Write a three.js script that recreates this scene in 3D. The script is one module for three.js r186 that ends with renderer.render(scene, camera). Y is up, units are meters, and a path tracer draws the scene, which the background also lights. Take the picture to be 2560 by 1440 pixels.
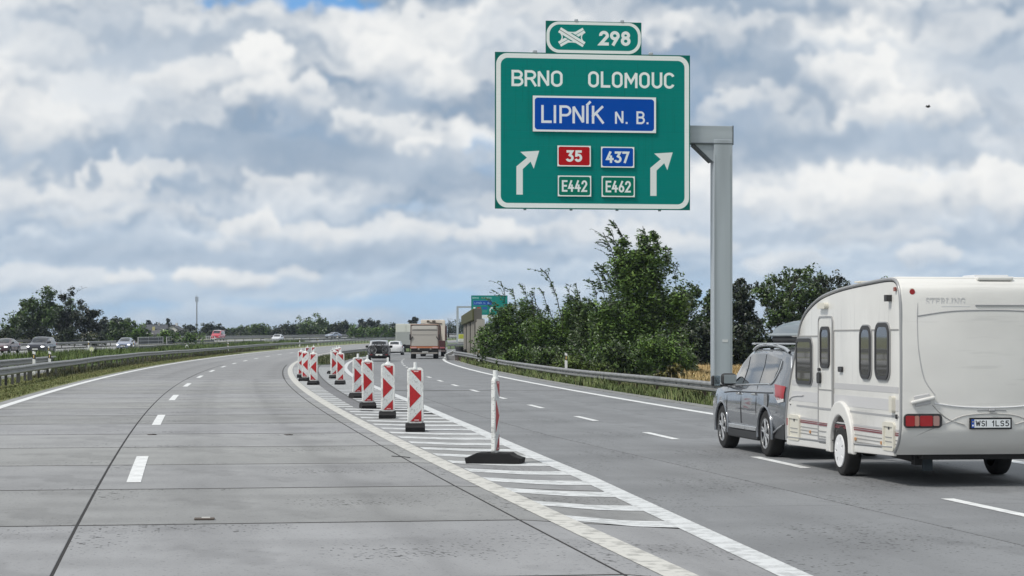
import * as THREE from 'three';
import { mergeGeometries, mergeVertices, toCreasedNormals } from 'three/addons/utils/BufferGeometryUtils.js';
import { FontLoader } from 'three/addons/loaders/FontLoader.js';
import { TextGeometry } from 'three/addons/geometries/TextGeometry.js';
import { RoundedBoxGeometry } from 'three/addons/geometries/RoundedBoxGeometry.js';
import { Brush, Evaluator, SUBTRACTION } from 'three-bvh-csg';

// ---------------------------------------------------------------- camera
const scene = new THREE.Scene();
const FOV = 2 * Math.atan(720 / 5450) * 180 / Math.PI;
const camera = new THREE.PerspectiveCamera(FOV, 16 / 9, 0.5, 12000);
camera.position.set(0, 1.8, 0);
camera.lookAt(0, 1.8, -100);
camera.setViewOffset(2560, 1440, 0, -126, 2560, 1440);       // lens shift: the horizon sits below the middle of the frame
const renderer = new THREE.WebGLRenderer({ antialias: true });
renderer.toneMapping = THREE.LinearToneMapping;
renderer.toneMappingExposure = 1.1;
renderer.shadowMap.enabled = true;

// ---------------------------------------------------------------- random and noise
function rng(seed) { let a = seed >>> 0; return () => { a = (a + 0x6d2b79f5) | 0; let t = Math.imul(a ^ (a >>> 15), 1 | a); t = (t + Math.imul(t ^ (t >>> 7), 61 | t)) ^ t; return ((t ^ (t >>> 14)) >>> 0) / 4294967296; }; }
const clamp = (x, a = 0, b = 1) => Math.min(b, Math.max(a, x)), lerp = (a, b, t) => a + (b - a) * t, smooth = (a, b, x) => { const t = clamp((x - a) / (b - a)); return t * t * (3 - 2 * t); };
function hash2(ix, iy, s) { let h = Math.imul(ix, 374761393) ^ Math.imul(iy, 668265263) ^ Math.imul(s, 1274126177); h = Math.imul(h ^ (h >>> 13), 1274126177); h ^= h >>> 16; return (h >>> 0) / 4294967296; }
function noise2(x, y, s = 0, px = 0, py = 0) {               // value noise, periodic when px / py are given
  const ix = Math.floor(x), iy = Math.floor(y), fx = x - ix, fy = y - iy, u = fx * fx * fx * (fx * (fx * 6 - 15) + 10), v = fy * fy * fy * (fy * (fy * 6 - 15) + 10);
  const wx = (i) => (px ? ((i % px) + px) % px : i), wy = (i) => (py ? ((i % py) + py) % py : i);
  const a = hash2(wx(ix), wy(iy), s), b = hash2(wx(ix + 1), wy(iy), s), c = hash2(wx(ix), wy(iy + 1), s), d = hash2(wx(ix + 1), wy(iy + 1), s);
  return lerp(lerp(a, b, u), lerp(c, d, u), v) * 2 - 1;
}
function fbm(x, y, s, oct, px = 0, py = 0) { let a = 0.5, r = 0; for (let i = 0; i < oct; i++) { r += a * noise2(x, y, s + i * 17, px, py); x *= 2; y *= 2; px *= 2; py *= 2; a *= 0.52; } return r; }
const lin = (r, g, b) => { const f = (c) => { c /= 255; return c <= 0.04045 ? c / 12.92 : ((c + 0.055) / 1.055) ** 2.4; }; return [f(r), f(g), f(b)]; };
const rgb = (r, g, b) => new THREE.Color().setRGB(r, g, b);
const srgb = (r, g, b) => new THREE.Color().setRGB(...lin(r, g, b));

// ---------------------------------------------------------------- sky: broken stratocumulus all round
// Angles are in units of 1/5450 radian: u to the right of straight ahead, v above the horizon.
const PUFF = [  // lit cumulus heaps: u, v, half width, half height, strength
  [-290, 770, 190, 75, .7], [-270, 690, 190, 80, .75], [-150, 640, 70, 60, .6], [-625, 655, 100, 80, 1], [-590, 580, 150, 70, .95], [-740, 640, 130, 55, .55], [-330, 520, 150, 50, .7], [-240, 490, 70, 35, .8], [-850, 620, 120, 40, .4],
  [-980, 388, 95, 42, .8], [-850, 400, 70, 34, .6], [-580, 375, 80, 34, .55], [-1180, 510, 150, 80, .6], [-1120, 690, 120, 70, .35], [-860, 770, 70, 50, .35], [-620, 790, 60, 40, .4],
  [-640, 285, 80, 36, .8], [-520, 262, 120, 34, .6], [-330, 250, 210, 44, .6], [-40, 250, 110, 46, .8], [-200, 262, 120, 30, .5], [-800, 157, 50, 26, .9], [-700, 147, 110, 30, .8], [-950, 155, 60, 22, .7], [-1180, 150, 200, 36, .45], [-540, 160, 60, 22, .6],
  [-1180, 345, 300, 36, .55], [-900, 300, 300, 20, .4], [-700, 240, 70, 24, .35],
  [560, 570, 110, 55, .65], [650, 590, 80, 40, .5], [850, 630, 120, 70, .85], [930, 560, 140, 60, .8], [1040, 540, 90, 50, .6], [780, 650, 80, 50, .5], [500, 760, 150, 50, .3], [1180, 760, 170, 40, .3],
  [640, 330, 100, 40, .7], [780, 355, 100, 55, .75], [930, 350, 110, 60, .85], [1060, 345, 120, 60, .9], [1200, 365, 130, 70, .95], [1270, 320, 150, 60, .7], [860, 300, 200, 50, .5], [1020, 200, 80, 30, .6], [240, 260, 200, 40, .5], [420, 245, 150, 34, .45], [680, 190, 120, 26, .45], [60, 330, 160, 40, .3], [900, 250, 160, 26, .35],
];
const GREY = [
  [700, 640, 200, 90, .55], [-620, 480, 520, 46, .55], [-1000, 690, 200, 50, .45], [-420, 545, 150, 40, .45], [430, 560, 160, 90, .4], [-960, 560, 260, 40, .3], [1100, 690, 260, 50, .4],  // shaded bases and grey layers: u, v, half width, half height, strength
  [-1050, 745, 330, 70, .5], [-1080, 430, 360, 34, .75], [-400, 430, 420, 60, .8], [-560, 470, 260, 34, .5], [-250, 620, 100, 44, .75], [-300, 590, 120, 40, .4], [-860, 362, 170, 18, .9], [-700, 720, 260, 60, .4], [-1000, 640, 240, 60, .35],
  [-900, 215, 420, 40, .6], [-500, 190, 260, 26, .5], [-330, 215, 200, 20, .5], [600, 820, 190, 40, .8], [620, 690, 220, 50, .5], [1250, 640, 190, 110, .6], [760, 490, 420, 50, .85], [560, 450, 240, 40, .6], [1000, 440, 320, 26, .6], [1150, 790, 260, 50, .35],
  [1000, 250, 330, 28, .5], [200, 210, 300, 20, .4], [-30, 760, 150, 60, .3], [1280, 500, 160, 30, .4], [640, 250, 160, 22, .35],
];
const GAP = [  // blue holes
  [-450, 838, 100, 26, 1.3], [-730, 835, 110, 12, .7], [-85, 480, 60, 46, .8], [990, 388, 200, 22, 1.2], [1220, 510, 70, 18, .9], [-700, 85, 700, 24, .8], [-200, 90, 500, 26, .8], [-1150, 190, 200, 22, .5], [-760, 325, 260, 10, .5], [-300, 320, 260, 14, .5], [100, 300, 200, 16, .5], [-900, 50, 600, 20, .5], [900, 150, 400, 18, .5], [600, 105, 400, 22, .5], [480, 480, 60, 30, .3], [-60, 430, 80, 20, .6],
];
const billow = (x, y, s, oct, px) => { let a = 0.5, r = 0; for (let i = 0; i < oct; i++) { r += a * (1 - 2 * Math.abs(noise2(x, y, s + i * 13, px))); x *= 2.1; y *= 2.1; px = Math.round(px * 2.1); x = x % px; a *= 0.5; } return r; };
const SKYDARK = lin(130, 151, 174), SKYLIT = lin(240, 240, 238), SKYMID = lin(185, 200, 216);
function skyRGB(u, v, fine) {
  const T = 34243, near = smooth(100, 480, v), squash = lerp(0.30, 1, near), h = clamp(v / 850), o = fine ? 5 : 3;
  const wx = fbm(u / T * 96, v / 360, 5, o, 96) * 120, wy = fbm(u / T * 120, v / 240, 9, o, 120) * 80;
  const fx = fine ? fbm(u / T * 500, v / 60, 51, 4, 500) * 52 + fbm(u / T * 1500, v / 22, 53, 2, 1500) * 20 : 0, fy = fine ? fbm(u / T * 560, v / 52, 61, 4, 560) * 44 + fbm(u / T * 1600, v / 20, 63, 2, 1600) * 18 : 0;
  const U = u + (wx + fx) * squash, V = v + (wy + fy) * squash;
  const D = lerp(fbm(U / T * 150, V / 70, 31, o, 150), fbm(U / T * 66, V / 280, 21, o, 66), near), D2 = lerp(fbm((U - 14) / T * 150, (V + 12) / 70, 31, o, 150), fbm((U - 24) / T * 66, (V + 44) / 280, 21, o, 66), near);
  const blue = [lerp(0.36, 0.115, h), lerp(0.57, 0.34, h), lerp(0.78, 0.7, h)];
  const mix = (c, d, t) => [lerp(c[0], d[0], t), lerp(c[1], d[1], t), lerp(c[2], d[2], t)];
  // general broken layer
  const E1 = fine ? fbm(U / T * 260, V / 88, 81, 4, 260) - fbm((U - 9) / T * 260, (V + 15) / 88, 81, 4, 260) : 0;
  let shade = clamp(0.56 + ((D - D2) * 1.9 + D * 0.35) * lerp(0.5, 1, near) + E1 * 0.5 * lerp(0.35, 1, near)), cover = 1.2 + D * 0.75, inView = Math.abs(u) < 2600 && v < 1500;
  const bu = u + (wx * 0.55 + fx) * squash, bv = v + (wy * 0.5 + fy) * squash;
  if (inView) for (const [a, b, rx, ry, k] of GAP) { const x = (bu - a) / rx, y = (bv - b) / ry, q = x * x + y * y; if (q < 4) cover -= Math.exp(-q * 1.1) * k * 0.85; }
  let c = mix(blue, mix(SKYDARK, SKYLIT, shade), lerp(0.10, 1, smooth(0.2, 0.85, cover)));
  c = mix(c, mix(blue, SKYMID, 0.42), (1 - near) * 0.5);
  if (inView) {
    for (const [a, b, rx, ry, k] of GREY) { const x = (bu - a) / rx, y = (bv - b) / ry, q = x * x + y * y; if (q < 4) { const under = smooth(1.1, -0.4, y), t = clamp(Math.exp(-q * q * 0.8) * k * 1.05) * lerp(0.75, 1, under); c = mix(c, mix(SKYDARK, SKYMID, 0.18 + 0.5 * clamp(D + 0.35) + 0.2 * (1 - under)), t); } }
    // heaps: crisp lit tops, dissolving shaded bases
    for (const [a, b, rx, ry, k] of PUFF) {
      if (Math.abs(u - a) > rx * 2.4 || Math.abs(v - b) > ry * 2.6) continue;
      const B = billow(u / T * (T / 110 | 0), v / 110 * 1.1, 71, fine ? 4 : 2, T / 110 | 0), x = (bu - a) / rx, y = (bv - b) / ry, e = x * x + y * y - B * 0.36;
      const top = smooth(1.0, 0.62, e), base = smooth(-1.15, 0.1, y + D * 0.6), t = top * base * clamp(0.22 + k * 0.72);
      const s = clamp(0.40 + 0.62 * smooth(-0.9, 0.55, y + B * 0.55) * (0.5 + 0.5 * k) + 0.3 * (D - D2));
      c = mix(c, mix(SKYDARK, SKYLIT, s), t);
    }
  }
  return mix(c, mix(blue, SKYLIT, 0.45), smooth(60, 0, v) * 0.35);
}
{
  const W = 4096, H = 2048, data = new Float32Array(W * H * 4), CW = 512, CH = 256, coarse = [];
  const dirs = (i, j, w, h) => [Math.atan2(Math.sin(((i + 0.5) / w + 0.25) * 2 * Math.PI), Math.cos(((i + 0.5) / w + 0.25) * 2 * Math.PI)), ((j + 0.5) / h - 0.5) * Math.PI];
  // azimuth 0 is straight ahead (-z), which lies at u = 0.25 of an equirectangular map
  const at = (i, j, w, h, fine) => { let a = ((i + 0.5) / w - 0.25) * 2 * Math.PI; if (a > Math.PI) a -= 2 * Math.PI; const el = ((j + 0.5) / h - 0.5) * Math.PI; return skyRGB(a * 5450, Math.max(el, 0) * 5450 * (1 - 0.35 * smooth(0.2, 1.5, el)), fine); };
  for (let j = 0; j < CH; j++) for (let i = 0; i < CW; i++) coarse.push(at(i, j, CW, CH, false));
  for (let j = 0; j < H; j++) {
    const el = ((j + 0.5) / H - 0.5) * 180;
    for (let i = 0; i < W; i++) {
      let az = ((i + 0.5) / W - 0.25) * 360; if (az > 180) az -= 360;
      let c;
      if (Math.abs(az) < 20 && el > -1 && el < 14) c = at(i, j, W, H, true);
      else {
        const x = (i + 0.5) / W * CW - 0.5, y = clamp((j + 0.5) / H * CH - 0.5, 0, CH - 1.001), x0 = Math.floor(x), y0 = Math.floor(y), fx = x - x0, fy = y - y0, X = (k) => ((k % CW) + CW) % CW;
        const p = coarse[y0 * CW + X(x0)], q = coarse[y0 * CW + X(x0 + 1)], r = coarse[(y0 + 1) * CW + X(x0)], t = coarse[(y0 + 1) * CW + X(x0 + 1)];
        c = [0, 1, 2].map((n) => lerp(lerp(p[n], q[n], fx), lerp(r[n], t[n], fx), fy));
      }
      const o = (j * W + i) * 4; data[o] = c[0]; data[o + 1] = c[1]; data[o + 2] = c[2]; data[o + 3] = 1;
    }
  }
  const sky = new THREE.DataTexture(data, W, H, THREE.RGBAFormat, THREE.FloatType);
  sky.mapping = THREE.EquirectangularReflectionMapping; sky.magFilter = THREE.LinearFilter; sky.wrapS = THREE.RepeatWrapping; sky.needsUpdate = true;
  scene.background = sky; scene.environment = sky;
}

// ---------------------------------------------------------------- sun behind thin cloud, high on the left and a little ahead
const SUNDIR = new THREE.Vector3(-0.56, 0.86, 0.36).normalize();
const sun = new THREE.DirectionalLight(new THREE.Color().setRGB(1, 0.95, 0.88), 2.4);
sun.position.copy(SUNDIR).multiplyScalar(300); sun.position.z -= 100; sun.target.position.set(0, 0, -100);
sun.castShadow = true; sun.shadow.radius = 22; sun.shadow.mapSize.set(4096, 4096);
Object.assign(sun.shadow.camera, { left: -160, right: 160, top: 200, bottom: -200, near: 1, far: 800 });
scene.add(sun, sun.target);
scene.fog = new THREE.FogExp2(new THREE.Color().setRGB(0.55, 0.66, 0.82), 0.00012);

// ---------------------------------------------------------------- building helpers
const used = new Map();
function numbered(name) { const n = used.get(name) ?? 0; used.set(name, n + 1); return n ? `${name}_${String(n).padStart(3, '0')}` : name; }
function tag(o, label, category, group, kind) { if (label) o.userData.label = label; if (category) o.userData.category = category; if (group) o.userData.group = group; if (kind) o.userData.kind = kind; return o; }
function flags(o) { o.castShadow = true; o.receiveShadow = true; return o; }
function thing(name, label, category, [x, y, z] = [0, 0, 0], turn = 0, group) { const o = new THREE.Group(); o.name = numbered(name); o.position.set(x, y, z); o.rotation.y = turn; scene.add(o); return tag(o, label, category, group); }
function struct(name, label) { const o = new THREE.Group(); o.name = numbered(name); scene.add(o); return tag(o, label, null, null, 'structure'); }
function part(name, geo, mat, parent, label) { const m = flags(new THREE.Mesh(Array.isArray(geo) ? join(geo) : geo, mat)); m.name = name; parent.add(m); if (label) m.userData.label = label; return m; }
function solo(name, geo, mat, label, category, group, kind) { const m = flags(new THREE.Mesh(Array.isArray(geo) ? join(geo) : geo, mat)); m.name = numbered(name); scene.add(m); return tag(m, label, category, group, kind); }
function copyOf(o, [x, y, z], turn, label, name) { const c = o.clone(); c.name = numbered(name ?? o.name.replace(/_\d{3}$/, '')); c.position.set(x, y, z); c.rotation.y = turn; scene.add(c); c.userData = { ...o.userData }; if (label) c.userData.label = label; return c; }
function join(list) {
  const keep = list.filter(Boolean).map((g) => { const n = g.index ? g.toNonIndexed() : g.clone(); for (const k of Object.keys(n.attributes)) if (!['position', 'normal', 'uv'].includes(k)) n.deleteAttribute(k); if (!n.attributes.normal) n.computeVertexNormals(); if (!n.attributes.uv) n.setAttribute('uv', new THREE.BufferAttribute(new Float32Array(n.attributes.position.count * 2), 2)); return n; });
  return mergeGeometries(keep);
}
function box(w, h, d, x = 0, y = 0, z = 0, rx = 0, ry = 0, rz = 0) { const g = new THREE.BoxGeometry(w, h, d); if (rx || ry || rz) g.applyMatrix4(new THREE.Matrix4().makeRotationFromEuler(new THREE.Euler(rx, ry, rz))); return g.translate(x, y, z); }
function rbox(w, h, d, r, x = 0, y = 0, z = 0, rx = 0, ry = 0, rz = 0, seg = 2) { const g = new RoundedBoxGeometry(w, h, d, seg, Math.min(r, w / 2.01, h / 2.01, d / 2.01)); if (rx || ry || rz) g.applyMatrix4(new THREE.Matrix4().makeRotationFromEuler(new THREE.Euler(rx, ry, rz))); return g.translate(x, y, z); }
function cyl(r0, r1, h, x = 0, y = 0, z = 0, axis = 'y', seg = 14) { const g = new THREE.CylinderGeometry(r1, r0, h, seg); if (axis === 'x') g.rotateZ(-Math.PI / 2); if (axis === 'z') g.rotateX(Math.PI / 2); return g.translate(x, y, z); }
function bar(a, b, r, seg = 6, r1 = r) { const A = new THREE.Vector3(...a), B = new THREE.Vector3(...b), d = B.clone().sub(A), g = new THREE.CylinderGeometry(r1, r, d.length(), seg); g.applyQuaternion(new THREE.Quaternion().setFromUnitVectors(new THREE.Vector3(0, 1, 0), d.normalize())); return g.translate((A.x + B.x) / 2, (A.y + B.y) / 2, (A.z + B.z) / 2); }
function beamBetween(a, b, w, h) { const A = new THREE.Vector3(...a), B = new THREE.Vector3(...b), g = new THREE.BoxGeometry(w, h, A.distanceTo(B)), m = new THREE.Matrix4().lookAt(A, B, new THREE.Vector3(0, 1, 0)); g.applyMatrix4(m); return g.translate((A.x + B.x) / 2, (A.y + B.y) / 2, (A.z + B.z) / 2); }
function tube(pts, r, seg = 24, rad = 6, closed = false) { return new THREE.TubeGeometry(new THREE.CatmullRomCurve3(pts.map((p) => new THREE.Vector3(...p)), closed, 'centripetal'), seg, r, rad, closed); }
function shapeOf(pts) { return new THREE.Shape(pts.map(([x, y]) => new THREE.Vector2(x, y))); }
function plate(pts, depth, bevel = 0) { return new THREE.ExtrudeGeometry(shapeOf(pts), { depth, bevelEnabled: bevel > 0, bevelThickness: bevel, bevelSize: bevel, bevelSegments: 2, curveSegments: 8 }); }
function roundedRect(w, h, r, x = 0, y = 0) { const s = new THREE.Shape(), a = x - w / 2, b = y - h / 2; s.moveTo(a + r, b); s.lineTo(a + w - r, b); s.absarc(a + w - r, b + r, r, -Math.PI / 2, 0); s.lineTo(a + w, b + h - r); s.absarc(a + w - r, b + h - r, r, 0, Math.PI / 2); s.lineTo(a + r, b + h); s.absarc(a + r, b + h - r, r, Math.PI / 2, Math.PI); s.lineTo(a, b + r); s.absarc(a + r, b + r, r, Math.PI, Math.PI * 1.5); return s; }
function frameShape(w, h, r, t, x = 0, y = 0) { const s = roundedRect(w, h, r, x, y), i = roundedRect(w - 2 * t, h - 2 * t, Math.max(r - t, 0.004), x, y); s.holes.push(new THREE.Path(i.getPoints(6))); return s; }
function extr(shape, depth, bevel = 0, curveSegments = 6) { return new THREE.ExtrudeGeometry(shape, { depth, bevelEnabled: bevel > 0, bevelThickness: bevel, bevelSize: bevel, bevelSegments: 2, curveSegments }); }

// ---------------------------------------------------------------- textures
function noiseTexture(size, fn, repeat = [1, 1], isColor = true) {
  const data = new Uint8Array(size * size * 4);
  for (let j = 0; j < size; j++) for (let i = 0; i < size; i++) { const c = fn(i / size, j / size), o = (j * size + i) * 4; for (let k = 0; k < 3; k++) { const v = Array.isArray(c) ? c[k] : c; data[o + k] = clamp(isColor ? (v <= 0.0031308 ? v * 12.92 : 1.055 * v ** (1 / 2.4) - 0.055) : v) * 255; } data[o + 3] = 255; }
  const t = new THREE.DataTexture(data, size, size); t.wrapS = t.wrapT = THREE.RepeatWrapping; t.magFilter = THREE.LinearFilter; t.minFilter = THREE.LinearMipmapLinearFilter; t.generateMipmaps = true; t.repeat.set(...repeat); if (isColor) t.colorSpace = THREE.SRGBColorSpace; t.needsUpdate = true; return t;
}
function canvasTexture(w, h, draw) { const c = document.createElement('canvas'); c.width = w; c.height = h; const g = c.getContext('2d'); draw(g, w, h); const t = new THREE.CanvasTexture(c); t.colorSpace = THREE.SRGBColorSpace; t.anisotropy = 8; return t; }
const M = (color, roughness = 0.7, metalness = 0, extra = {}) => new THREE.MeshStandardMaterial({ color, roughness, metalness, ...extra });
const P = (color, roughness, metalness, extra = {}) => new THREE.MeshPhysicalMaterial({ color, roughness, metalness, ...extra });

// ---------------------------------------------------------------- alignment of the roads: (distance along, heading) nodes, integrated
function makePath(nodes, x0, hnodes) {
  const ds = 0.5, S0 = -60, S1 = 1300, n = Math.round((S1 - S0) / ds) + 1, xs = new Float64Array(n), zs = new Float64Array(n), th = new Float64Array(n);
  const interp = (N, s) => { if (s <= N[0][0]) return N[0][1]; for (let i = 1; i < N.length; i++) if (s <= N[i][0]) { const [a, p] = N[i - 1], [b, q] = N[i], t = (s - a) / (b - a); return lerp(p, q, t); } return N[N.length - 1][1]; };
  const soft = (N, s) => (interp(N, s - 9) + interp(N, s - 3) + interp(N, s + 3) + interp(N, s + 9)) / 4;
  for (let i = 0; i < n; i++) th[i] = soft(nodes, S0 + i * ds);
  const zero = Math.round(-S0 / ds); xs[zero] = x0; zs[zero] = 0;
  for (let i = zero + 1; i < n; i++) { xs[i] = xs[i - 1] + Math.sin((th[i] + th[i - 1]) / 2) * ds; zs[i] = zs[i - 1] - Math.cos((th[i] + th[i - 1]) / 2) * ds; }
  for (let i = zero - 1; i >= 0; i--) { xs[i] = xs[i + 1] - Math.sin((th[i] + th[i + 1]) / 2) * ds; zs[i] = zs[i + 1] + Math.cos((th[i] + th[i + 1]) / 2) * ds; }
  const get = (A, s) => { const f = clamp((s - S0) / ds, 0, n - 1.001), i = Math.floor(f); return lerp(A[i], A[i + 1], f - i); };
  const smoothH = (s) => (hnodes ? (interp(hnodes, s - 24) + interp(hnodes, s - 8) + interp(hnodes, s + 8) + interp(hnodes, s + 24)) / 4 : 0);
  return {
    heading: (s) => get(th, s), h: smoothH,
    at: (s, d, y = 0) => { const t = get(th, s); return new THREE.Vector3(get(xs, s) - Math.cos(t) * d, y + smoothH(s) + cross(d), get(zs, s) - Math.sin(t) * d); },
  };
}
const cross = (d) => (d > 5 ? (Math.min(d, 44) - 5) * 0.015 : 0);        // the roads lean: the ground rises gently to the left
const MAIN = makePath([[-60, -0.166], [0, -0.163], [30, -0.150], [60, -0.135], [100, -0.112], [150, -0.088], [185, -0.070], [220, -0.044], [285, 0], [400, 0.072], [600, 0.2], [900, 0.37], [1300, 0.55]], -0.42,
  [[0, 0], [190, 0], [229, 0.08], [260, 0.2], [295, 0.34], [350, 0.62], [400, 0.88], [460, 1.1], [520, 1.4], [600, 1.95], [800, 3.2], [1300, 5.5]]);
const RAMP = makePath([[-60, -0.157], [0, -0.155], [27, -0.14], [42, -0.126], [63, -0.112], [88, -0.099], [116, -0.078], [147, -0.064], [175, -0.048], [210, -0.004], [300, 0.13], [420, 0.31], [600, 0.55], [1300, 0.8]], 8.52,
  [[0, 0], [190, 0], [229, 0.06], [260, 0.14], [295, 0.25], [350, 0.45], [500, 1.0], [1300, 2]]);
const NONE = null;
// sheet between two lines given as functions of s; top only, uv in metres along and across
function sheet(fa, fb, s0, s1, ds, cols = 1, uv = 1) {
  const rows = Math.max(1, Math.round((s1 - s0) / ds)), pos = [], uvs = [], idx = [];
  for (let i = 0; i <= rows; i++) { const s = lerp(s0, s1, i / rows), a = fa(s), b = fb(s), w = a.distanceTo(b); for (let j = 0; j <= cols; j++) { const t = j / cols; pos.push(lerp(a.x, b.x, t), lerp(a.y, b.y, t), lerp(a.z, b.z, t)); uvs.push(w * t * uv, s * uv); } }
  for (let i = 0; i < rows; i++) for (let j = 0; j < cols; j++) { const k = i * (cols + 1) + j, l = k + cols + 1; idx.push(k, k + 1, l, k + 1, l + 1, l); }   // a = left line, b = right line
  const g = new THREE.BufferGeometry(); g.setAttribute('position', new THREE.Float32BufferAttribute(pos, 3)); g.setAttribute('uv', new THREE.Float32BufferAttribute(uvs, 2)); g.setIndex(idx); g.computeVertexNormals(); return g;
}
// closed or open profile [[d, y], ...] swept along a path
function sweep(path, s0, s1, ds, profile, closed = false, dOf = () => 0, yOf = () => 0) {
  const rows = Math.max(1, Math.round((s1 - s0) / ds)), n = profile.length, pos = [], uvs = [], idx = [];
  for (let i = 0; i <= rows; i++) { const s = lerp(s0, s1, i / rows), D = dOf(s), Y = yOf(s), base = path.at(s, D, Y); const t = path.heading(s); let acc = 0; for (let j = 0; j < n; j++) { const [d, y] = profile[j]; if (j) acc += Math.hypot(d - profile[j - 1][0], y - profile[j - 1][1]); pos.push(base.x - Math.cos(t) * d, base.y + y, base.z - Math.sin(t) * d); uvs.push(acc, s); } }
  for (let i = 0; i < rows; i++) for (let j = 0; j < (closed ? n : n - 1); j++) { const k = i * n + j, k1 = i * n + (j + 1) % n, l = k + n, l1 = k1 + n; idx.push(k, k1, l, k1, l1, l); }
  let g = new THREE.BufferGeometry(); g.setAttribute('position', new THREE.Float32BufferAttribute(pos, 3)); g.setAttribute('uv', new THREE.Float32BufferAttribute(uvs, 2)); g.setIndex(idx);
  g = toCreasedNormals(g, 0.5); return g;
}

// ---------------------------------------------------------------- ground and roads
const R0 = rng(7);
const concreteMap = (seed, base, tint) => noiseTexture(1024, (u, v) => {
  let c = base * (1 + 0.10 * fbm(u * 6, v * 4, seed, 4, 6, 4) + 0.07 * fbm(u * 40, v * 5, seed + 3, 3, 40, 5) + 0.12 * (hash2(Math.floor(u * 1024), Math.floor(v * 1024), seed) - 0.5));
  c *= 1 + 0.16 * Math.min(0, noise2(u * 3, v * 9, seed + 90, 3, 9) + 0.2);
  const n = noise2(u * 256, v * 256, seed + 8, 256, 256) * 0.7 + noise2(u * 512, v * 512, seed + 9, 512, 512) * 0.4; c *= lerp(1, 0.6, smooth(0.55, 0.8, n)); const st = fbm(u * 9, v * 5, seed + 61, 4, 9, 5); c *= 1 - 0.16 * smooth(0.25, 0.6, st);
  const t1 = (u * 7 - 1.2) / 0.4, t2 = (u * 7 - 3.1) / 0.4; c *= 1 - 0.11 * (Math.exp(-t1 * t1) + Math.exp(-t2 * t2)) * (1 + 0.6 * noise2(u * 30, v * 3, seed + 31, 30, 3)); c *= 1 + 0.16 * fbm(u * 3, v * 3, seed + 51, 3, 3, 3);
  const m = noise2(u * 230, v * 150, seed + 12, 230, 150) + 0.35 * noise2(u * 5, v * 5, seed + 13, 5, 5); c *= lerp(1, 0.32, smooth(0.86, 0.96, m));
  return [c * tint[0], c * tint[1], c * tint[2]];
}, [1 / 7, 1 / 7]);
const bumpMap = noiseTexture(512, (u, v) => 0.5 + 0.3 * fbm(u * 60, v * 60, 77, 4, 60, 60), [1 / 1.5, 1 / 1.5], false);
const mapA = concreteMap(100, 0.278, [0.985, 1.0, 1.01]), mapB = concreteMap(200, 0.22, [0.965, 1.0, 1.04]);
const slabMats = [1.01, 0.92, 1.07, 0.965, 1.035].map((k, i) => M(rgb(k, k, k * (1 + 0.01 * (i - 2))), 0.82, 0, { map: mapA, bumpMap, bumpScale: 0.004 }));
const rampMat = M(rgb(1, 1, 1), 0.8, 0, { map: mapB, bumpMap, bumpScale: 0.004 });
const farRoad = M(rgb(0.98, 0.98, 0.99), 0.85, 0, { map: mapA });
const jointMat = M(rgb(0.022, 0.021, 0.021), 0.95), gutterMat = M(rgb(0.62, 0.62, 0.64), 0.85, 0, { map: mapA });
const paintMap = (seed, lo, hi, tint) => noiseTexture(512, (u, v) => { const w = smooth(-0.25, 0.5, fbm(u * 20, v * 20, seed, 5, 20, 20) + 0.3 * fbm(u * 160, v * 160, seed + 4, 2, 160, 160)); const c = lerp(lo, hi, 1 - w * 0.55); return [c * tint[0], c * tint[1], c * tint[2]]; }, [1 / 2, 1 / 2]);
const paintOld = M(rgb(1, 1, 1), 0.75, 0, { map: paintMap(300, 0.22, 0.58, [1, 0.99, 0.93]) }), paintNew = M(rgb(1, 1, 1), 0.65, 0, { map: paintMap(310, 0.5, 0.78, [0.98, 1, 1]) }), paintMid = M(rgb(1, 1, 1), 0.7, 0, { map: paintMap(320, 0.28, 0.66, [0.97, 1, 1.01]) });

const grassMap = (seed, a, b, c) => noiseTexture(1024, (u, v) => { const n = fbm(u * 9, v * 9, seed, 5, 9, 9) * 0.9 + 0.5, m = noise2(u * 256, v * 128, seed + 3, 256, 128) * 0.5 + 0.5, k = clamp(n); return [0, 1, 2].map((i) => lerp(lerp(a[i], b[i], k), c[i], m * m * 0.55) * (0.8 + 0.4 * m)); }, [1 / 6, 1 / 6]);
const dryGrass = M(rgb(1, 1, 1), 0.95, 0, { map: grassMap(400, [0.12, 0.15, 0.05], [0.2, 0.215, 0.085], [0.26, 0.24, 0.11]) });
const lushGrass = M(rgb(1, 1, 1), 0.95, 0, { map: grassMap(410, [0.045, 0.085, 0.022], [0.085, 0.13, 0.035], [0.12, 0.15, 0.05]) });
const fieldGrass = M(rgb(1, 1, 1), 0.95, 0, { map: grassMap(420, [0.09, 0.12, 0.05], [0.16, 0.17, 0.07], [0.24, 0.2, 0.1]) });

{ // far-reaching ground
  const g = new THREE.CircleGeometry(9000, 64).rotateX(-Math.PI / 2).translate(0, -0.6, -2000), p = g.attributes.position, uv = g.attributes.uv;
  for (let i = 0; i < p.count; i++) uv.setXY(i, p.getX(i), p.getZ(i));
  solo('ground', g, fieldGrass, 'flat green and straw coloured farmland on all sides of the motorway', null, null, 'structure');
}
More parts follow.
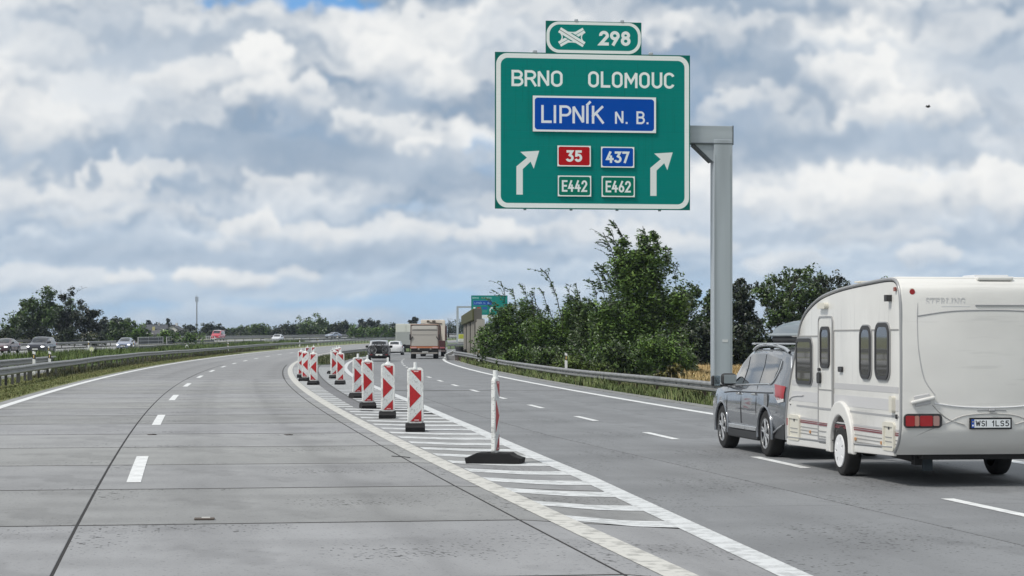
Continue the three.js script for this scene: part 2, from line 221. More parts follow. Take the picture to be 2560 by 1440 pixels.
// one quad slab with recessed joints: a prism between four corners, top at road level
function slabGeo(c, uv, thick = 0.03) {
  const [a, b, d, e] = c, pos = [], uvs = [];               // a near left, b near right, d far right, e far left
  const quad = (p, q, r, s, U) => { for (const [v, w] of [[p, U[0]], [q, U[1]], [r, U[2]], [p, U[0]], [r, U[2]], [s, U[3]]]) { pos.push(v.x, v.y, v.z); uvs.push(...w); } };
  const dn = (v) => new THREE.Vector3(v.x, v.y - thick, v.z), ch = 0.006, inset = (v, o) => v.clone().lerp(o, ch / v.distanceTo(o)).setY(v.y), drop = (v) => new THREE.Vector3(v.x, v.y - 0.003, v.z);
  const A = inset(a, d), B = inset(b, e), D = inset(d, a), E = inset(e, b), al = drop(a), bl = drop(b), dl = drop(d), el = drop(e), z = [[0, 0], [0, 0], [0, 0], [0, 0]];
  quad(A, B, D, E, uv);
  quad(al, bl, B, A, [uv[0], uv[1], uv[1], uv[0]]); quad(bl, dl, D, B, [uv[1], uv[2], uv[2], uv[1]]); quad(dl, el, E, D, [uv[2], uv[3], uv[3], uv[2]]); quad(el, al, A, E, [uv[3], uv[0], uv[0], uv[3]]);
  quad(dn(al), dn(bl), bl, al, z); quad(dn(bl), dn(dl), dl, bl, z); quad(dn(dl), dn(el), el, dl, z); quad(dn(el), dn(al), al, el, z);
  const g = new THREE.BufferGeometry(); g.setAttribute('position', new THREE.Float32BufferAttribute(pos, 3)); g.setAttribute('uv', new THREE.Float32BufferAttribute(uvs, 2)); g.computeVertexNormals(); return g;
}
// lines shared by both carriageways
const table = (N) => (s) => { if (s <= N[0][0]) return N[0][1]; for (let i = 1; i < N.length; i++) if (s <= N[i][0]) return lerp(N[i - 1][1], N[i][1], (s - N[i - 1][0]) / (N[i][0] - N[i - 1][0])); return N[N.length - 1][1]; };
const hatchD = table([[0, 4.35], [10, 4.15], [16.5, 3.87], [29, 3.37], [45, 3.06], [60, 2.95], [75, 3.08], [100, 3.4], [132, 3.8], [175, 4.0], [240, 4.1]]);
const goreMain = (s, off = 0) => MAIN.at(s, -4.3 + off), goreRamp = (s, off = 0) => RAMP.at(s, hatchD(s) + off);
const goreT = (s, t, y = 0) => { const p = goreMain(s).lerp(goreRamp(s), t); p.y += y; return p; };
const up = (f, y) => (s) => { const p = f(s); p.y += y; return p; };
const gutT = table([[50, 0.30], [65, 0.32], [80, 0.345], [97, 0.38], [150, 0.45]]);

const mainRoad = struct('main_carriageway', 'pale grey concrete motorway lanes on the left with dark transverse joints');
{
  // dark filler in the joints, then the slabs standing 14 mm proud of it
  part('joint_filler', sheet((s) => MAIN.at(s, 4.78, -0.0045), (s) => goreT(s, s > 16 ? 1 : 0.0, -0.0045), 8, 102, 1), jointMat, mainRoad);
  const cols = [[4.75, 0.43], [0.40, -3.88], [-3.91, null]], S = []; for (let k = -3; k < 16; k++) S.push(21.3 + k * 5.06);
  let n = 0;
  for (let k = 0; k < S.length - 1; k++) {
    const j = k < 3 ? 0.052 : k < 6 ? 0.07 : 0.1, s0 = S[k] + j, s1 = S[k + 1] - j;
    if (s1 < 8) continue;
    cols.forEach(([dl, dr], c) => {
      const rights = (s) => (dr === null ? (s > 55 ? goreT(s, gutT(s) - 0.07) : goreT(s, s > 10 ? 0.985 : 0.9)) : MAIN.at(s, dr));
      const L0 = MAIN.at(s0, dl), L1 = MAIN.at(s1, dl), r0 = rights(s0), r1 = rights(s1), w = L0.distanceTo(r0), o = c === 0 ? 2.4 : 0, q = (n * 2.13) % 7;
      part('slab', slabGeo([L0, r0, r1, L1], [[o, q], [o + w, q], [o + w, q + 5], [o, q + 5]]), slabMats[(n * 7 + c * 3 + k) % 5], mainRoad); n++;
    });
  }
  const far = S[S.length - 1];
  part('far_pavement', sheet((s) => MAIN.at(s, 4.75), (s) => (s < 150 ? goreT(s, gutT(s) - 0.07) : MAIN.at(s, -5.3)), far, 900, 4, 3), farRoad, mainRoad);
  part('near_pavement', sheet((s) => MAIN.at(s, 4.75), (s) => MAIN.at(s, -4.2), -50, 8, 4, 2), farRoad, mainRoad);
  // transverse joints carry on as narrow sealed strips where the slabs are too far to pick apart
  const lines = []; for (let s = far; s < 170; s += 5.06) lines.push(sheet((t) => MAIN.at(t, 4.7, 0.003), (t) => MAIN.at(t, -4.1, 0.003), s - 0.13, s + 0.13, 0.26, 3)); lines.push(sheet((t) => MAIN.at(t, 0.44, 0.003), (t) => MAIN.at(t, 0.38, 0.003), far, 150, 4), sheet((t) => MAIN.at(t, -3.86, 0.003), (t) => MAIN.at(t, -3.93, 0.003), far, 150, 3));
  part('joint_line', lines, M(rgb(0.07, 0.07, 0.07), 0.9), mainRoad);
  // paint
  part('edge_line', sheet((s) => MAIN.at(s, 4.43, 0.005), (s) => MAIN.at(s, 4.18, 0.005), 8, 800, 2), paintNew, mainRoad);
  part('gore_line', sheet((s) => goreMain(s, 0.14).setY(0.005 + MAIN.h(s)), (s) => goreMain(s, -0.13).setY(0.005 + MAIN.h(s)), 8, 420, 1), paintOld, mainRoad);
  for (let k = 0; k < 14; k++) { const c = 30.6 + k * 18.2; part('lane_dash', sheet((s) => MAIN.at(s, 0.09, 0.005), (s) => MAIN.at(s, -0.09, 0.005), c - 3.05, c + 3.05, 1), paintNew, mainRoad); }
}
const rampRoad = struct('exit_ramp', 'two lane exit ramp of smooth grey concrete curving right');
{
  const edge = (s) => (s > 55 ? goreT(s, gutT(s) + 0.07) : goreT(s, 1.015)), mid = table([[0, 1.1], [19, 1.2], [31, 1.55], [42, 2.05], [60, 2.3], [120, 2.4]]);
  part('joint_filler', sheet((s) => RAMP.at(s, 2.6, -0.014), (s) => RAMP.at(s, -1.9, -0.014), -4, 76.4, 2), jointMat, rampRoad);
  const S = [-4, 11, 24, 37, 50, 63, 76]; let n = 0;
  for (let k = 0; k < S.length - 1; k++) {
    const s0 = S[k] + 0.006, s1 = S[k + 1] - 0.006;
    for (const c of [0, 1, 2]) {
      const l = (s) => (c === 0 ? edge(s) : c === 1 ? RAMP.at(s, mid(s) - 0.012) : RAMP.at(s, -1.76)), r = (s) => (c === 0 ? RAMP.at(s, mid(s) + 0.012) : c === 1 ? RAMP.at(s, -1.75) : RAMP.at(s, -4.25));
      const g = []; for (let q = 0; q < 3; q++) { const a = lerp(s0, s1, q / 3), b = lerp(s0, s1, (q + 1) / 3), w = l(a).distanceTo(r(a)); g.push(sheet(l, r, a, b, 20, 1)); g.push(sheet(up(r, 0), up(r, -0.04), a, b, 20, 1), sheet(up(l, -0.04), up(l, 0), a, b, 20, 1)); }
      part('slab', g, rampMat, rampRoad); n++;
    }
  }
  part('far_pavement', sheet(edge, (s) => RAMP.at(s, -4.25), 75.994, 150, 2, 3), rampMat, rampRoad);
  part('far_pavement', sheet((s) => RAMP.at(s, hatchD(s) + 0.7), (s) => RAMP.at(s, -4.25), 150, 520, 3, 3), rampMat, rampRoad);
  part('near_pavement', sheet((s) => RAMP.at(s, 3.5), (s) => RAMP.at(s, -4.25), -50, -4, 3, 2), rampMat, rampRoad);
  part('kerb_gutter', sweep(RAMP, -40, 260, 2, [[-4.25, -0.1], [-4.25, 0.012], [-4.55, 0.03], [-4.58, -0.1]]), M(rgb(0.8, 0.8, 0.76), 0.9, 0, { map: mapA }), rampRoad);
  part('edge_line', sheet((s) => RAMP.at(s, -3.32, 0.005), (s) => RAMP.at(s, -3.55, 0.005), -20, 420, 2), paintNew, rampRoad);
  part('gore_line', sheet((s) => goreRamp(s, 0.13).setY(0.005 + RAMP.h(s)), (s) => goreRamp(s, -0.13).setY(0.005 + RAMP.h(s)), 8, 420, 1), paintMid, rampRoad);
  for (let k = 0; k < 21; k++) { const c = 14.55 + k * 8.72; part('lane_dash', sheet((s) => RAMP.at(s, 0.075, 0.005), (s) => RAMP.at(s, -0.075, 0.005), c - 1.45, c + 1.45, 1), paintNew, rampRoad); }
}
{ // painted gore between the two lines: bars, drainage strip
  const gore = struct('painted_gore', 'hatched white bars on the pavement between motorway and exit ramp');
  part('concrete_strip', sheet((s) => goreT(s, gutT(s) - 0.07, 0), (s) => goreT(s, gutT(s) + 0.07, 0), 54, 150, 2), gutterMat, gore);
  const kerb = sheet((s) => goreT(s, gutT(s) + 0.062, 0.003), (s) => goreT(s, gutT(s) + 0.085, 0.003), 57, 150, 2); part('joint_line', kerb, M(rgb(0.09, 0.09, 0.09), 0.9), gore);
  const ease = (t) => (t < 0.55 ? lerp(0.05, -0.2, t / 0.55) : lerp(-0.2, 0.28, (t - 0.55) / 0.45));
  for (let k = 0; k < 58; k++) {
    const s0 = 21.2 + k * 2.0, wide = 0.78, spans = s0 > 56 ? [[0.06, gutT(s0) - 0.08], [gutT(s0) + 0.09, 0.94]] : [[0.1, 0.94]], w = wide * (0.9 + 0.2 * R0());
    for (const [t0, t1] of spans) {
      const pos = [], uvs = [], idx = [], n = 6;
      for (let i = 0; i <= n; i++) { const t = lerp(t0, t1, i / n), e = s0 > 56 ? 0 : ease(t); for (const q of [0, 1]) { const p = goreT(s0 + e * 0.8 + q * w, t, 0.0045); pos.push(p.x, p.y, p.z); uvs.push(p.x, p.z); } }
      for (let i = 0; i < n; i++) idx.push(2 * i, 2 * i + 2, 2 * i + 1, 2 * i + 1, 2 * i + 2, 2 * i + 3);
      const g = new THREE.BufferGeometry(); g.setAttribute('position', new THREE.Float32BufferAttribute(pos, 3)); g.setAttribute('uv', new THREE.Float32BufferAttribute(uvs, 2)); g.setIndex(idx); g.computeVertexNormals();
      part('hatch_bar', g, paintMid, gore);
    }
  }
  solo('gore_grass', sheet((s) => goreT(s, s < 156 ? lerp(0.44, 0.26, (s - 149) / 7) : lerp(0.26, 0.14, clamp((s - 156) / 60)), 0.03), (s) => goreT(s, s < 156 ? lerp(0.56, 0.82, (s - 149) / 7) : lerp(0.82, 0.9, clamp((s - 156) / 60)), 0.03), 149, 520, 2, 3), lushGrass, 'grass wedge between motorway and ramp behind the chevron posts', null, null, 'structure');
  solo('gore_pavement', sheet((s) => goreT(s, 0.0, -0.01), (s) => goreT(s, 1.0, -0.01), 100, 520, 3, 2), gutterMat, 'concrete pavement around the grass wedge at the road fork', null, null, 'structure');
}
// left of the motorway: verge, median, the opposite carriageway and a parallel road, all leaning with the curve
solo('left_verge', sweep(MAIN, 6, 900, 2, [[8.2, 0.03], [7.2, 0.03], [6, 0.02], [5.2, 0.0], [4.85, -0.01], [4.75, -0.06]]), dryGrass, 'mown yellowish grass strip under the left guardrail', null, null, 'structure');
solo('median_crossing', sweep(MAIN, 6, 121, 2, [[14.0, 0.09], [11.4, 0.12], [9.6, 0.1], [8.2, 0.03]]), M(rgb(0.95, 0.96, 0.94), 0.9, 0, { map: mapA }), 'pale paved crossing through the median behind the short second guardrail', null, null, 'structure');
solo('median_strip', sweep(MAIN, 6, 121, 2, [[15.4, 0.0], [14.8, 0.1], [14.0, 0.09]]), lushGrass, 'thin green strip between paved crossing and the opposite lanes', null, null, 'structure');
solo('median', sweep(MAIN, 121, 900, 2, [[15.4, 0.0], [14.8, 0.08], [13.4, 0.2], [11.4, 0.27], [9.6, 0.15], [8.2, 0.03]]), lushGrass, 'green grass median between the two carriageways', null, null, 'structure');
const opp = struct('opposite_carriageway', 'grey motorway lanes beyond the median carrying oncoming traffic');
part('pavement', sheet((s) => MAIN.at(s, 28.6, 0.0), (s) => MAIN.at(s, 15.4, 0.0), 6, 900, 4, 2), farRoad, opp);
part('edge_line', [sheet((s) => MAIN.at(s, 16.3, 0.006), (s) => MAIN.at(s, 16.05, 0.006), 60, 800, 4), sheet((s) => MAIN.at(s, 27.2, 0.006), (s) => MAIN.at(s, 26.9, 0.006), 60, 800, 4)], paintNew, opp);
for (let k = 0; k < 18; k++) { const c = 120 + k * 18; part('lane_dash', sheet((s) => MAIN.at(s, 20.1, 0.006), (s) => MAIN.at(s, 19.9, 0.006), c, c + 6, 2), paintNew, opp); }
solo('outer_verge', sweep(MAIN, 6, 900, 4, [[30.6, 0.0], [29.6, 0.06], [28.6, 0.0]]), dryGrass, 'narrow grass strip between opposite carriageway and side road', null, null, 'structure');
const side = struct('side_road', 'grey side road beyond the opposite carriageway'); part('pavement', sheet((s) => MAIN.at(s, 39.4, 0.0), (s) => MAIN.at(s, 30.6, 0.0), 6, 900, 4, 2), farRoad, side);
solo('left_land', sweep(MAIN, 6, 1250, 6, [[620, -1.2], [300, -0.6], [120, -0.1], [60, -0.15], [46, 0.1], [39.4, 0.0]]), fieldGrass, 'grassland beyond the side road under the left tree line', null, null, 'structure');
solo('right_verge', sweep(RAMP, -40, 520, 2, [[-4.56, 0.01], [-4.9, -0.03], [-5.8, -0.17], [-6.8, -0.24], [-9, -0.42], [-13, -0.62], [-40, -1.2]]), lushGrass, 'weedy green bank beneath the right guardrail', null, null, 'structure');

// ---------------------------------------------------------------- guardrails
const steel = M(rgb(0.31, 0.315, 0.315), 0.5, 0.3, { map: noiseTexture(256, (u, v) => { const n = 0.85 + 0.3 * fbm(u * 6, v * 20, 501, 4, 6, 20); return [n, n, n * 1.01]; }, [1 / 0.8, 1 / 4]) }), steelDull = M(rgb(0.26, 0.265, 0.27), 0.6, 0.25), postSteel = M(rgb(0.17, 0.165, 0.16), 0.75, 0.2), rust = M(rgb(0.14, 0.10, 0.08), 0.85), boltMat = M(rgb(0.12, 0.12, 0.12), 0.6, 0.4);
const W = [[0, 0.75], [0.03, 0.735], [0.083, 0.70], [0.083, 0.655], [0.012, 0.615], [0.012, 0.575], [0.083, 0.535], [0.083, 0.49], [0.03, 0.455], [0, 0.44]];
function wbeam(dir, dy = 0) { const f = W.map(([d, y]) => [d * dir, y + dy]), b = W.map(([d, y]) => [(d - 0.007) * dir, y + dy]).reverse(); return [...f, ...b]; }
// dir = -1: the ridges face the right-hand side of the path
function guardrail(path, d, s0, s1, dir, label, opt = {}) {
  const { step = 4, posts = [], dOf = () => 0, yOf = () => 0, piece = 12, mat = steel, ground = 0, bolts = false, group } = opt, base = path.at((s0 + s1) / 2, d);
  const gap = piece < 20 ? 0.02 : 0; const rail = thing('guardrail', label, 'guardrail', [0, 0, 0], 0, group);
  const inner = { ...path, at: (s, dd, y = 0) => path.at(s, d + dd, y) };
  for (let s = s0; s < s1 - 0.1; s += piece) part('beam', sweep(inner, s, Math.min(s + piece - gap, s1), piece > 20 ? 4 : 2, wbeam(dir), true, dOf, yOf), mat, rail);
  const list = [...posts]; for (let s = s0 + 1; s < s1; s += step) list.push(s);
  for (const s of list) {
    const p = path.at(s, d + dOf(s) - dir * 0.07, ground), t = -path.heading(s), h = 0.66 - ground + yOf(s);
    part('post', [box(0.1, h + 0.4, 0.012, 0, h / 2 - 0.2, -0.03), box(0.012, h + 0.4, 0.06, dir * 0.045, h / 2 - 0.2, 0), box(0.12, 0.14, 0.07, dir * -0.02, h - 0.1, 0)].map((g) => g.rotateY(t).translate(p.x, p.y, p.z)), opt.postMat ?? postSteel, rail);
  }
  if (bolts) { const b = []; for (let s = s0 + 1; s < s1; s += 2) { const p = path.at(s, d + dOf(s) + dir * 0.02, 0.595 + yOf(s)); b.push(new THREE.SphereGeometry(0.02, 6, 5).translate(p.x, p.y, p.z)); } part('bolts', b, boltMat, rail); }
  return rail;
}
// the left one wanders a little from years of knocks
const wob = (s) => 0.05 * Math.sin(s * 0.11) + 0.03 * Math.sin(s * 0.31 + 1);
guardrail(MAIN, 6.55, 58, 560, -1, 'long weathered guardrail along the left edge of the motorway', { posts: [79, 81, 83, 85.2, 87.4, 89.6, 91.8, 95, 99], dOf: (s) => 0.4 * wob(s), yOf: (s) => 0.03 * Math.sin(s * 0.05) + 0.012 * Math.sin(s * 0.21), step: 4, piece: 24 });
guardrail(MAIN, 9.0, 60, 126, -1, 'shorter second guardrail behind the left one, ending beside the green median', { step: 4, piece: 22 });
guardrail(MAIN, 14.7, 208, 520, 1, 'guardrail on the far side of the green median', { piece: 39, yOf: (s) => (s < 224 ? lerp(-0.62, 0, (s - 208) / 16) : 0), mat: steelDull, step: 8 });
guardrail(MAIN, 29.4, 90, 316, -1, 'guardrail between opposite carriageway and side road, left of the bridge railings', { piece: 40, mat: steelDull, step: 8 });
guardrail(MAIN, 29.4, 382, 640, -1, 'guardrail beyond the bridge railings behind the red van', { piece: 43, mat: steelDull, step: 8 });
guardrail(MAIN, 40.2, 240, 620, -1, 'farthest guardrail, at the foot of the left trees', { piece: 48, mat: steel, step: 8 });
guardrail(RAMP, -5.35, 24, 181, 1, 'wide guardrail along the right edge of the exit ramp', { step: 4, piece: 4, bolts: true, posts: [57, 59, 61.3, 63.4], yOf: (s) => 0.02 * Math.sin(s * 0.12) - 0.23 * smooth(172, 118, s), dOf: (s) => (s > 140 ? smooth(140, 181, s) * 1.1 : 0) - 0.5 * smooth(125, 70, s), ground: -0.25, postMat: rust });
guardrail(RAMP, 5.2, 168, 330, -1, 'guardrail dividing motorway and ramp behind the dark car', { piece: 27, step: 4, yOf: (s) => (s < 178 ? lerp(-0.45, 0, (s - 168) / 10) : 0) });
guardrail(RAMP, -5.2, 200, 420, 1, 'far guardrail of the ramp beyond the noise wall', { piece: 44, mat: steelDull, step: 8 });
{ // flared end of the right guardrail with its concrete foot
  const p = RAMP.at(182, -4.25), t = thing('guardrail_terminal', 'bent grey end piece of the right guardrail with concrete foot and dark drum', 'guardrail end', [p.x, 0, p.z], 0.05);
  part('ramp_beam', [beamBetween([0, 0.68, -0.4], [-0.75, 0.36, 1.6], 0.09, 0.26)], M(rgb(0.62, 0.63, 0.64), 0.5, 0.2), t);
  part('foot', rbox(0.95, 0.42, 1.4, 0.05, -0.2, 0.2, 0.6), M(rgb(0.33, 0.33, 0.33), 0.9), t);
  part('drum', [cyl(0.36, 0.33, 0.95, 0.55, 0.66, -2.5, 'y', 18), cyl(0.365, 0.365, 0.05, 0.55, 0.95, -2.5, 'y', 18)], M(rgb(0.03, 0.032, 0.036), 0.7), t);
  part('marker', [box(0.05, 0.5, 0.03, 0.15, 0.98, -0.6, 0, 0, 0.3)], M(rgb(0.08, 0.08, 0.08), 0.7), t);
}
// bridge railings with upright bars
const railMat = M(rgb(0.55, 0.56, 0.57), 0.5, 0.2);
function railing(path, d, s0, s1, h, n, label, dark, group) {
  const t = thing('bridge_railing', label, 'railing', [0, 0, 0], 0, group), A = path.at(s0, d), B = path.at(s1, d), V = (q, y) => { const p = path.at(lerp(s0, s1, q), d); return [p.x, p.y + y, p.z]; };
  part('rail', [beamBetween(V(0, h), V(1, h), 0.08, 0.07)], railMat, t); part('rail', [beamBetween(V(0, h * 0.52), V(1, h * 0.52), 0.05, 0.05)], railMat, t); part('rail', [beamBetween(V(0, 0.12), V(1, 0.12), 0.05, 0.05)], railMat, t);
  for (let i = 0; i <= n; i++) { const v = V(i / n, 0), ends = i === 0 || i === n || i % 4 === 0; part(ends ? 'post' : 'baluster', box(ends ? 0.11 : 0.06, h, ends ? 0.11 : 0.06, v[0], v[1] + h / 2, v[2]), railMat, t); }
  if (dark) { const g = beamBetween(V(0.01, h * dark), V(0.99, h * dark), 0.03, h * 1.7 * dark); part('kick_panel', g, M(rgb(0.03, 0.035, 0.04), 0.6), t); }
}
railing(MAIN, 29.5, 319, 338, 1.12, 10, 'bridge railing with dark lower panel behind the silver blue car', 0.5);
railing(MAIN, 29.5, 341, 381, 1.08, 22, 'long pale bridge railing between the dark panelled one and the red van', 0.2);
railing(MAIN, 13.6, 338, 352, 0.95, 14, 'short railing of close upright bars on the median near the white car', 0);

// ---------------------------------------------------------------- delineator posts
const white = M(rgb(0.78, 0.79, 0.78), 0.5), black = M(rgb(0.02, 0.02, 0.022), 0.6), rubber = M(rgb(0.010, 0.010, 0.011), 0.95), refl = M(rgb(0.75, 0.55, 0.2), 0.3);
function delineator(p, h, label, turn = 0) {
  const t = thing('delineator_post', label, 'delineator post', [p.x, p.y, p.z], turn, 'white delineator posts beside the roads');
  part('post', [extr(shapeOf([[-0.06, 0], [0.06, 0], [0.06, h - 0.06], [-0.06, h]]), 0.1).translate(0, 0, -0.05)], white, t);
  part('black_band', extr(shapeOf([[-0.063, h - 0.34], [0.063, h - 0.38], [0.063, h - 0.16], [-0.063, h - 0.12]]), 0.106).translate(0, 0, -0.053), black, t);
  part('reflector', box(0.04, 0.14, 0.01, 0, h - 0.25, 0.058), refl, t);
  return t;
}
delineator(MAIN.at(100, 7.3), 1.2, 'white delineator post on the left guardrail below the dark oncoming SUV');
delineator(MAIN.at(108, 7.4), 1.15, 'white delineator post on the left guardrail, just right of the one below the SUV');
delineator(MAIN.at(172, 15.0), 1.05, 'white delineator post between the two oncoming cars at the left edge');
delineator(MAIN.at(196, 14.9), 1.4, 'delineator post by the sloped start of the median guardrail');
delineator(MAIN.at(236, 16.0), 1.2, 'delineator post left of the silver blue oncoming car');
delineator(MAIN.at(247, 7.0), 1.15, 'white delineator post on the left guardrail below the white oncoming car');
delineator(MAIN.at(330, 7.2), 1.3, 'delineator post on the far part of the left guardrail above the left chevron posts');
delineator(MAIN.at(352, 7.2), 1.2, 'delineator post farther along the left guardrail, right of the left chevron posts');
delineator(MAIN.at(430, 15.6), 1.3, 'farthest white delineator post, by the opposite lanes above the dark car');
delineator(RAMP.at(101, -6.3, -0.1), 1.25, 'white delineator post behind the right guardrail in front of the bushes');
delineator(RAMP.at(160, -5.6, -0.05), 1.15, 'white delineator post at the foot of the noise wall');
delineator(RAMP.at(176, 5.35), 1.1, 'white delineator post at the start of the guardrail left of the dark car');
{ const p = MAIN.at(150, 9.3), t = thing('median_marker', 'small round pale yellow marker on a thin post in the median grass', 'marker', [p.x, p.y, p.z]); part('post', cyl(0.025, 0.025, 0.95, 0, 0.47, 0), postSteel, t); part('disc', cyl(0.15, 0.15, 0.03, 0, 1.0, 0, 'z', 20), M(rgb(0.72, 0.75, 0.5), 0.5), t); }
{ const p = MAIN.at(238, 10.5), t = thing('cable_loop', 'white oval loop standing in the median grass', 'loop marker', [p.x, p.y + 0.2, p.z]); part('loop', new THREE.TorusGeometry(0.28, 0.045, 8, 24).scale(0.6, 1.1, 1).rotateZ(0.25).translate(0, 0.34, 0), white, t); part('post', cyl(0.03, 0.03, 0.3, 0.03, -0.05, 0), white, t); }

// ---------------------------------------------------------------- red and white guide beacons
const grime = noiseTexture(256, (u, v) => { const n = 1 - 0.30 * smooth(0.05, 0.6, fbm(u * 5, v * 5, 521, 5, 5, 5)) - 0.35 * smooth(0.5, 0.7, noise2(u * 70, v * 30, 522, 70, 30)); return [n, n * 0.99, n * 0.96]; }, [1.3, 1.3]), beaconRed = M(rgb(0.42, 0.010, 0.014), 0.42, 0, { map: grime }), beaconWhite = M(rgb(0.80, 0.82, 0.82), 0.5, 0, { map: grime }), beaconSheet = M(rgb(0.64, 0.67, 0.685), 0.4, 0, { map: grime });
function beaconParts(t, mirror, knob, thick) {
  const m = mirror ? -1 : 1, F = thick / 2 + 0.004;
  const body = roundedRect(0.285, 1.06, 0.05, 0, 0.68); part('body', extr(body, thick - 0.03, 0.015).translate(0, 0, -(thick - 0.03) / 2), beaconWhite, t);
  part('sheet', extr(roundedRect(0.235, 1.0, 0.008, 0, 0.68), 0.003).translate(0, 0, F - 0.004), beaconSheet, t);
  const q = (pts) => extr(shapeOf(m < 0 ? pts.map(([x, y]) => [-x, y]).reverse() : pts), 0.003).translate(0, 0.68, F);
  part('red_triangle', q([[-0.095, 0.495], [0.112, 0.495], [0.112, 0.27]]), beaconRed, t); part('red_triangle', q([[-0.112, 0.23], [0.108, 0.0], [-0.112, -0.23]]), beaconRed, t); part('red_triangle', q([[0.112, -0.495], [0.112, -0.27], [-0.1, -0.495]].reverse()), beaconRed, t);
  part('sticker', [box(0.09, 0.022, 0.002, 0.015 * m, 1.155, F + 0.004), box(0.09, 0.02, 0.002, 0.02 * m, 0.21, F + 0.004)], M(rgb(0.7, 0.5, 0.5), 0.5), t);
  const k = knob === 'peg' ? [cyl(0.037, 0.034, 0.13, 0, 1.27, 0), cyl(0.05, 0.045, 0.03, 0, 1.215, 0)] : [cyl(0.1, 0.026, 0.07, 0, 1.235, 0), cyl(0.026, 0.024, 0.08, 0, 1.3, 0), new THREE.SphereGeometry(0.026, 10, 8).translate(0, 1.34, 0)];
  part('top_knob', k.map((g) => g.scale(1, 1, knob === 'peg' ? 1 : 0.4)), M(rgb(0.75, 0.77, 0.76), 0.5), t);
  part('stem', box(0.06, 0.12, 0.05, 0, 0.1, 0), black, t);
  const foot = extr(shapeOf([[-0.38, 0], [0.38, 0], [0.39, 0.05], [0.23, 0.12], [-0.23, 0.12], [-0.29, 0.08], [-0.39, 0.05]]), 0.34, 0.02).rotateY(Math.PI / 2).translate(-0.18, 0.012, 0), grips = [box(0.3, 0.02, 0.1, 0, 0.142, 0.12), box(0.3, 0.02, 0.1, 0, 0.142, -0.12)];
  const f = part('rubber_foot', foot, rubber, t); part('rib', grips, rubber, f);
}
const lean = rng(91), bGroup = 'red and white guide beacons along the painted gore', protoB = {};
function beacon(x, z, turn, mirror, knob, label) {
  const key = mirror + knob;
  if (!protoB[key]) { const t = thing('guide_beacon', label, 'guide beacon', [x, 0.006, z], turn, bGroup); beaconParts(t, mirror, knob, 0.06); protoB[key] = t; return t; }
  const c = copyOf(protoB[key], [x, 0.006, z], turn, label, 'guide_beacon'); c.rotation.z = (lean() - 0.5) * 0.035; c.rotation.x = (lean() - 0.5) * 0.02; return c;
}
beacon(-0.24, -31.4, 1.37, false, 'peg', 'nearest beacon, turned edge-on, alone at the right of the row');
beacon(-1.87, -42.3, 0.05, false, 'peg', 'red arrow beacon second nearest, left of the edge-on beacon');
beacon(-2.80, -49.2, 0.04, false, 'cone', 'red arrow beacon with cone top, third from the camera');
beacon(-3.70, -56.1, 0.16, false, 'cone', 'right pointing beacon overlapping the one behind it, fourth from the camera');
beacon(-4.66, -65.8, 0.28, false, 'peg', 'right pointing beacon partly hidden behind the fourth one');
beacon(-7.70, -84.6, -0.06, true, 'cone', 'left pointing beacon in front of the left cluster');
beacon(-8.72, -92.0, -0.18, true, 'cone', 'left pointing beacon second in the left cluster');
beacon(-9.62, -99.5, 0.1, true, 'cone', 'left pointing beacon third in the left cluster');
beacon(-13.2, -141.0, 0.35, true, 'cone', 'white backed beacon at the rear of the left cluster');
beacon(-13.6, -149.5, 0.05, true, 'cone', 'white topped beacon farthest back in the left cluster');
beacon(-6.70, -85.1, 0.0, false, 'cone', 'right pointing beacon in front of the middle cluster');
beacon(-7.98, -97.8, 0.2, false, 'cone', 'right pointing beacon second in the middle cluster');
beacon(-9.05, -110.5, 0.5, false, 'peg', 'pale beacon at the left back of the middle cluster');
beacon(-9.9, -123.0, 0.1, false, 'cone', 'beacon at the rear of the middle cluster with a pointed top');
beacon(-10.75, -135.5, -0.1, false, 'cone', 'farthest beacon of the middle cluster, right of the pointed top');

// small things lying on the road
{ const t = thing('road_stud', 'small brown and white road stud at a joint of the left lane', 'road stud', [-3.05, 0.004, -21.62], 0.1); part('housing', rbox(0.2, 0.02, 0.1, 0.008, 0, 0.008, 0), M(rgb(0.12, 0.10, 0.085), 0.8), t); part('lens', box(0.085, 0.008, 0.05, 0.015, 0.018, 0.02, 0.2), M(rgb(0.42, 0.42, 0.4), 0.6), t); }
for (const [x, z, w, l] of [[-4.17, -40.6, .12, 'small dark leaf-like scrap on the concrete right of the lane dashes'], [-6.73, -40.7, .14, 'brown scrap lying beside the left lane joint']]) solo('road_scrap', [rbox(w, 0.008, 0.2, 0.003, 0, 0.008, 0, 0.02, 0.3, 0.02), rbox(w * 0.5, 0.012, 0.1, 0.004, w * 0.4, 0.009, 0.05, 0, -0.4, 0.08)].map((g) => g.translate(x, 0, z)), M(rgb(0.06, 0.05, 0.045), 0.9), l, 'road debris');
solo('rubber_strip', tube([[-1.83, 0.008, -33.2], [-1.74, 0.014, -33.0], [-1.62, 0.012, -32.9], [-1.53, 0.008, -32.75]], 0.006, 20, 5), rubber, 'thin dark curled strip of rubber across the joint by the gore line', 'road debris');

